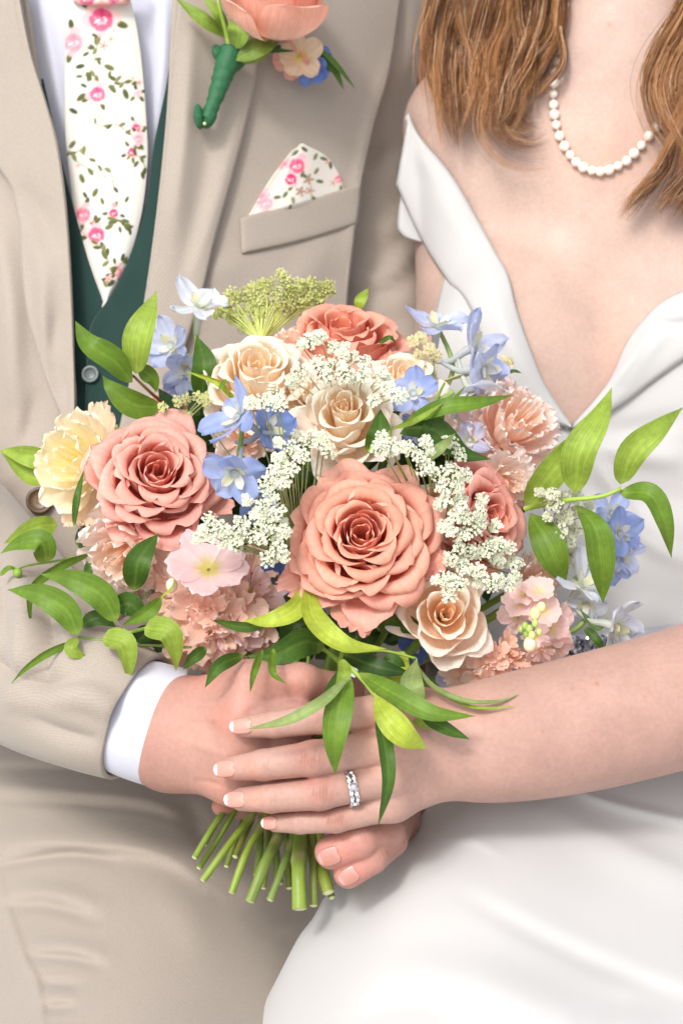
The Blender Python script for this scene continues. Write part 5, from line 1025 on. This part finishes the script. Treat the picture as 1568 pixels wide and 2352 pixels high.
leaf(s, [(560,1505,1.12),(505,1528,1.105),(470,1580,1.105)], 34, 'd', .3); leaf(s, [(604,1492,1.115),(584,1540,1.10),(574,1592,1.102)], 20, 'm', .6); leaf(s, [(628,1490,1.115),(626,1545,1.098),(656,1570,1.1)], 22, 'm', .5); leaf(s, [(475,1488,1.15),(445,1510,1.145),(421,1538,1.15)], 30, 'd', .3); leaf(s, [(860,1440,1.165),(920,1430,1.16),(985,1460,1.165)], 50, 'd'); leaf(s, [(660,1500,1.19),(680,1440,1.18),(740,1430,1.185)], 60, 'k'); leaf(s, [(820,1470,1.17),(770,1440,1.175),(730,1410,1.18)], 60, 'k'); leaf(s, [(840,1425,1.16),(890,1420,1.155),(925,1440,1.16)], 40, 'd')
s = sprig('large light leaf pair rising in front of the dress at the right', 1212, 1158, 1.2)
twig(s, [(1205,1168,1.2),(1290,1150,1.18),(1380,1140,1.17),(1426,1122,1.168)], .0014, '9CB84A'); leaf(s, [(1317,1132,1.175),(1330,1040,1.16),(1375,960,1.165),(1404,890,1.185)], 80, 'l', .25, .18, .4)
leaf(s, [(1208,1160,1.19),(1270,1080,1.17),(1330,1010,1.172),(1372,955,1.19)], 72, 'l', -.3, .2, .4); leaf(s, [(1424,1112,1.17),(1450,1040,1.158),(1510,985,1.16),(1567,936,1.175)], 68, 'l', -.15, .18, .38); leaf(s, [(1422,1132,1.17),(1490,1135,1.158),(1525,1200,1.16),(1541,1282,1.175)], 58, 'm', .3, .2, .4)
leaf(s, [(1216,1180,1.2),(1250,1230,1.185),(1275,1290,1.185),(1298,1345,1.195)], 78, 'm', -.2, .15, .5); leaf(s, [(1322,1160,1.185),(1365,1210,1.165),(1380,1290,1.168),(1384,1386,1.18)], 72, 'm', .2, .15, .5); twig(s, [(1205,1168,1.2),(1100,1260,1.23),(900,1450,1.23)], .0014)
leaf(s, [(1395,1420,1.2),(1370,1440,1.2),(1330,1400,1.205)], 18, 'd'); leaf(s, [(1340,1440,1.205),(1370,1470,1.2),(1390,1500,1.205)], 22, 'd')
s = sprig('dark blade leaves crossing below the upper right delphinium', 905, 985, 1.19)
leaf(s, [(930,968,1.175),(1020,935,1.16),(1100,925,1.165),(1176,908,1.185)], 42, 'm', .2, .2, .45); leaf(s, [(975,1052,1.18),(990,990,1.17),(1022,938,1.18)], 52, 'd', -.2, .18); leaf(s, [(905,985,1.18),(990,985,1.17),(1060,1040,1.175),(1130,1055,1.19)], 62, 'd', .2, .18); leaf(s, [(843,1040,1.15),(870,1000,1.14),(874,940,1.15)], 54, 'd', -.1, .2, .45)
leaf(s, [(975,1058,1.165),(1010,1030,1.155),(1045,995,1.165)], 28, 'u', .3); leaf(s, [(898,985,1.165),(950,970,1.155),(1018,925,1.16)], 20, 'l', .6, .3); leaf(s, [(845,1036,1.145),(880,1015,1.135),(896,975,1.145)], 30, 'l', .5, .3); twig(s, [(900,985,1.18),(980,950,1.175),(1020,880,1.2)], .0010)
leaf(s, [(1015,950,1.17),(1040,920,1.17),(1070,885,1.18)], 14, 'm', .6)
s = sprig('single leaf tip above the coral rose at the top', 828, 705, 1.27)
leaf(s, [(822,712,1.275),(828,690,1.272),(845,662,1.28)], 28, 'l', .2); leaf(s, [(870,790,1.215),(895,775,1.21),(910,790,1.215)], 12, 'd'); leaf(s, [(1160,858,1.25),(1180,852,1.25),(1198,857,1.252)], 9, 'd'); twig(s, [(822,712,1.277),(800,800,1.3)], .0009)

# filler greenery deep inside the bouquet
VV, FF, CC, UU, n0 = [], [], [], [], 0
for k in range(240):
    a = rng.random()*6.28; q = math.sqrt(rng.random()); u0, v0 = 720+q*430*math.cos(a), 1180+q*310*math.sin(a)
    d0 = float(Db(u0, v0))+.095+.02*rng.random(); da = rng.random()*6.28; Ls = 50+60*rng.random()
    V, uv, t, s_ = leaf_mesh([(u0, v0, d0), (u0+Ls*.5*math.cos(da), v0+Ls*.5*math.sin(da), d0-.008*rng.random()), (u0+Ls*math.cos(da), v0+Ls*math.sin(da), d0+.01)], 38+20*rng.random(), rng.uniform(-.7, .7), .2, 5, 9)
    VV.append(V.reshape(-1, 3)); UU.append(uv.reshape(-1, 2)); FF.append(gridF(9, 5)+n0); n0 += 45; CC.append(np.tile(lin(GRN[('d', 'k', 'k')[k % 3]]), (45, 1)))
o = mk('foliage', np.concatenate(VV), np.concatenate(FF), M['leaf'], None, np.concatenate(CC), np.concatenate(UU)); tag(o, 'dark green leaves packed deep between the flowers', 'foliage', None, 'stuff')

# cut stems under the hands
sb = thing('stem_bundle', 'bundle of cut green stems sticking out below the joined hands', 'stems', P(640, 1860, 1.18))
for k, (u0, v0, u1, v1, w, hx, d1) in enumerate(((528,1845,447,1970,17,'7FA03A',1.15),(545,1850,457,1994,17,'6C8E30',1.158),(586,1858,466,2022,20,'8FB03C',1.142),(612,1868,532,2050,21,'93B040',1.142),(646,1900,574,2070,31,'7C9A4C',1.14),(672,1920,620,2067,21,'86A65A',1.148),(690,1910,688,2088,40,'93B446',1.138),
        (716,1925,720,2080,24,'8A9A50',1.15),(735,1960,754,2050,34,'A3B84C',1.15),(560,1880,520,1990,17,'6E7E38',1.17),(575,1890,540,1968,18,'7C7A40',1.168),(600,1890,590,2010,22,'5E7A2E',1.175),(630,1900,640,2030,24,'5E7A30',1.178),(660,1900,665,2040,22,'6A7E38',1.175),(700,1930,735,2020,22,'7A9A3A',1.165),(505,1870,470,1940,14,'6E8E34',1.165),(620,1890,605,2040,18,'7A8E40',1.168),(745,1990,762,2062,20,'93AA48',1.16))):
    top = (690+(u0-690)*.35, 1660, 1.19)
    A = catmull(np.array([top, (u0, v0, 1.175 if d1 < 1.16 else 1.19), ((u0+u1)/2+rng.normal(0, 2), (v0+v1)/2, d1+.008), (u1, v1, d1)]), 24); r = px(w*.42, 1.15)*(1+.05*np.sin(np.arange(24)*.9+k))
    nd = 11+k % 7; r[nd] *= 1.16
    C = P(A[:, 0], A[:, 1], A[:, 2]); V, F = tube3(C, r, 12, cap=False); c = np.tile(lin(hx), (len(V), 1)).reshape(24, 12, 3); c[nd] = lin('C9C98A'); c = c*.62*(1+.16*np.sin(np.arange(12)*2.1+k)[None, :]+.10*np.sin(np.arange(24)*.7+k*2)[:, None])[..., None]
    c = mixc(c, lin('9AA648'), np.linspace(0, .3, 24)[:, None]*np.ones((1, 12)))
    o = mk('stem', V, F, M['stem'], sb, np.clip(c, 0, 1).reshape(-1, 3))
    T = nrm(C[-1]-C[-2]); e = V.reshape(24, 12, 3)[-1]; V2 = np.concatenate([e, e*.55+C[-1]*.45+T*.0006]); mk('cut_face', V2, [tuple([i, (i+1) % 12, 12+(i+1) % 12, 12+i]) for i in range(12)]+[tuple(range(12, 24))], M['stem'], o, np.concatenate([np.tile(lin('A9B070'), (12, 1)), np.tile(lin('DDE2B0'), (12, 1))]))

# ------------------------------------------------------------------ boutonniere on the lapel
def dB(u, v): return float(Dg(u, v))-.036
bt = thing('boutonniere', 'boutonniere of peach rose, leaves and green taped stem on the lapel', 'boutonniere', P(495, 200, dB(495, 200)))
b = Bloom('x', '', '', 640, -22, dB(648, 0)-.04, (.12, .80, .6), 150, 0.4, parent=bt); BP_ = [lin(x) for x in ('EE9A80', 'F6BEA8', 'F8CABA', 'F8D6C0')]
for i in range(18):
    f = i/17.0; L, T, S = petal(.10+.80*f**.85, .5-.55*f**1.5, .04+.06*f, -.75, i*2.39996, 1.4*(1-f)+.8*f, 1.7*(.3+.7*f), .1, side=.2, tip=.04*f, cx=1.0-.05*f, cz=.2, wob=.02, seed=900+i)
    b.add(L, np.clip(mixc(mixc(BP_[3], BP_[1], sstep(.25, .7, T)), BP_[2], sstep(.85, 1, T)), 0, 1), 'rose_petal')
def dl(parent, pts, w, hx, **k): leaf(parent, [(p[0], p[1], dB(p[0], p[1])-.006-(p[2] if len(p) > 2 else 0)) for p in pts], w, hx, **k)
dl(bt, [(518,84),(470,48,.012),(402,-6,.006)], 36, '7E9A3C', roll=-.2); dl(bt, [(520,78),(500,30,.012),(462,-14,.008)], 28, '86A23C', roll=.2); dl(bt, [(541,112,.01),(548,70,.025),(540,28,.02)], 52, '8AA848', roll=.1, peak=.5); dl(bt, [(540,138,.01),(590,112,.022),(642,96,.018)], 50, '72883A', roll=.15, peak=.5); dl(bt, [(555,142,.006),(600,135,.014),(622,120,.01)], 24, 'A3BC6A', roll=.4)
dl(bt, [(720,100,.012),(770,150,.014),(820,210,.002)], 20, '5E7F34', roll=.5, fold=.3); dl(bt, [(720,120,.012),(765,160,.012),(790,207,.002)], 24, '55762E', roll=.3, fold=.3); dl(bt, [(600,118,.004),(670,112,.006),(720,118,.004)], 22, '3E6A3A', roll=.3)
twig(bt, [(527,125,dB(527,125)-.012),(522,85,dB(522,85)-.014),(505,20,dB(505,20)-.02),(498,-20,dB(498,0)-.02)], .0016, '8FAE48')
A = catmull(np.array([(532,112,24),(520,150,25),(503,200,20),(487,245,16),(474,275,15)], float), 40); C = P(A[:, 0], A[:, 1], [dB(x, y)-.010 for x, y in A[:, :2]]); r = px(A[:, 2], 1.38)*(1+.02*np.sin(np.arange(40)*.8))
V, F = tube3(C, r, 28); W_ = V.reshape(40, 28, 3); hx_ = np.sin(np.arange(40)[:, None]*1.15+np.arange(28)[None, :]*2*np.pi/28*1.0); V = W_+nrm(W_-C[:, None])*(.0004*np.clip(hx_, -.2, 1)+rng.normal(0, .00022, (40, 28)))[..., None]
mk('taped_stem', V.reshape(-1, 3), F, M['tape'], bt)
def knob(u, v, ru, rv, ang, off):
    ca, sa = math.cos(ang), math.sin(ang); d = dB(u, v)-off; E1 = cdir(ca, -sa, 0); E2 = cdir(sa, ca, 0); E3 = cdir(0, 0, 1)
    q = sph.reshape(-1, 3); V = P(u, v, d)+q[:, :1]*px(ru, d)*E1+q[:, 1:2]*px(rv, d)*E2+q[:, 2:]*px(rv*.8, d)*E3
    V = V+.0007*np.sin(q[:, :1]*9+q[:, 1:2]*7)*E3; mk('tape_fold', V, gridF(11, 18, True), M['tape'], bt)
knob(457, 268, 12, 30, -.12, .008); knob(481, 272, 15, 26, .5, .009); knob(500, 122, 13, 20, -.3, .006); knob(548, 150, 9, 28, .85, .005)
V = P(470, 284, dB(470, 284)-.022)+sph.reshape(-1, 3)*px(4, 1.36); mk('cut_face', V, gridF(11, 18, True), M['stem'], bt, np.tile(lin('D8D49A'), (len(V), 1)))
def wee(u, v, off, ax, r, n, c1, c2, eye, seed, nm):
    d = dB(u, v)-off; c0 = P(u, v, d); Mx = frame(ax, seed*.7); R = px(r, d); g_ = random.Random(seed)
    for j in range(n):
        a = j*6.2832/n+g_.uniform(-.15, .15); Lb, T, S = blade(1.0*g_.uniform(.85, 1.1), .5*g_.uniform(.8, 1.15), g_.uniform(.05, .5), g_.uniform(-.2, .5), .06, 13, 13, seed*20+j, .2); ca, sa = math.cos(a), math.sin(a)
        W_ = np.stack([Lb[..., 0]*ca-Lb[..., 1]*sa, Lb[..., 0]*sa+Lb[..., 1]*ca, Lb[..., 2]], -1); c = mixc(lin(c2), lin(c1), sstep(.05, .45, T)); c = c*(1+.05*np.sin(S*10))[..., None]
        mk(nm, c0+(W_*R).reshape(-1, 3) @ Mx, gridF(13, 13), M['petal_thin'], bt, np.clip(c, 0, 1).reshape(-1, 3))
    if eye: V = c0+sph.reshape(-1, 3)*R*.11; mk('flower_eye', V, gridF(11, 18, True), M['stem'], bt, np.tile(lin(eye), (len(V), 1)))
wee(728, 140, .012, (.5, -.2, .8), 46, 5, '7F9CE2', '9DB2EA', None, 5, 'blue_petal'); wee(715, 160, .010, (.1, -.6, .8), 40, 4, '7F9CE2', '93ABE6', None, 6, 'blue_petal')
wee(688, 130, .016, (-.1, -.1, 1), 56, 5, 'F3D9BA', 'F0DC9A', 'B9B23C', 8, 'cream_petal'); wee(672, 138, .008, (-.3, -.5, .8), 48, 4, 'F0B9AA', 'EFC9A8', None, 9, 'cream_petal')
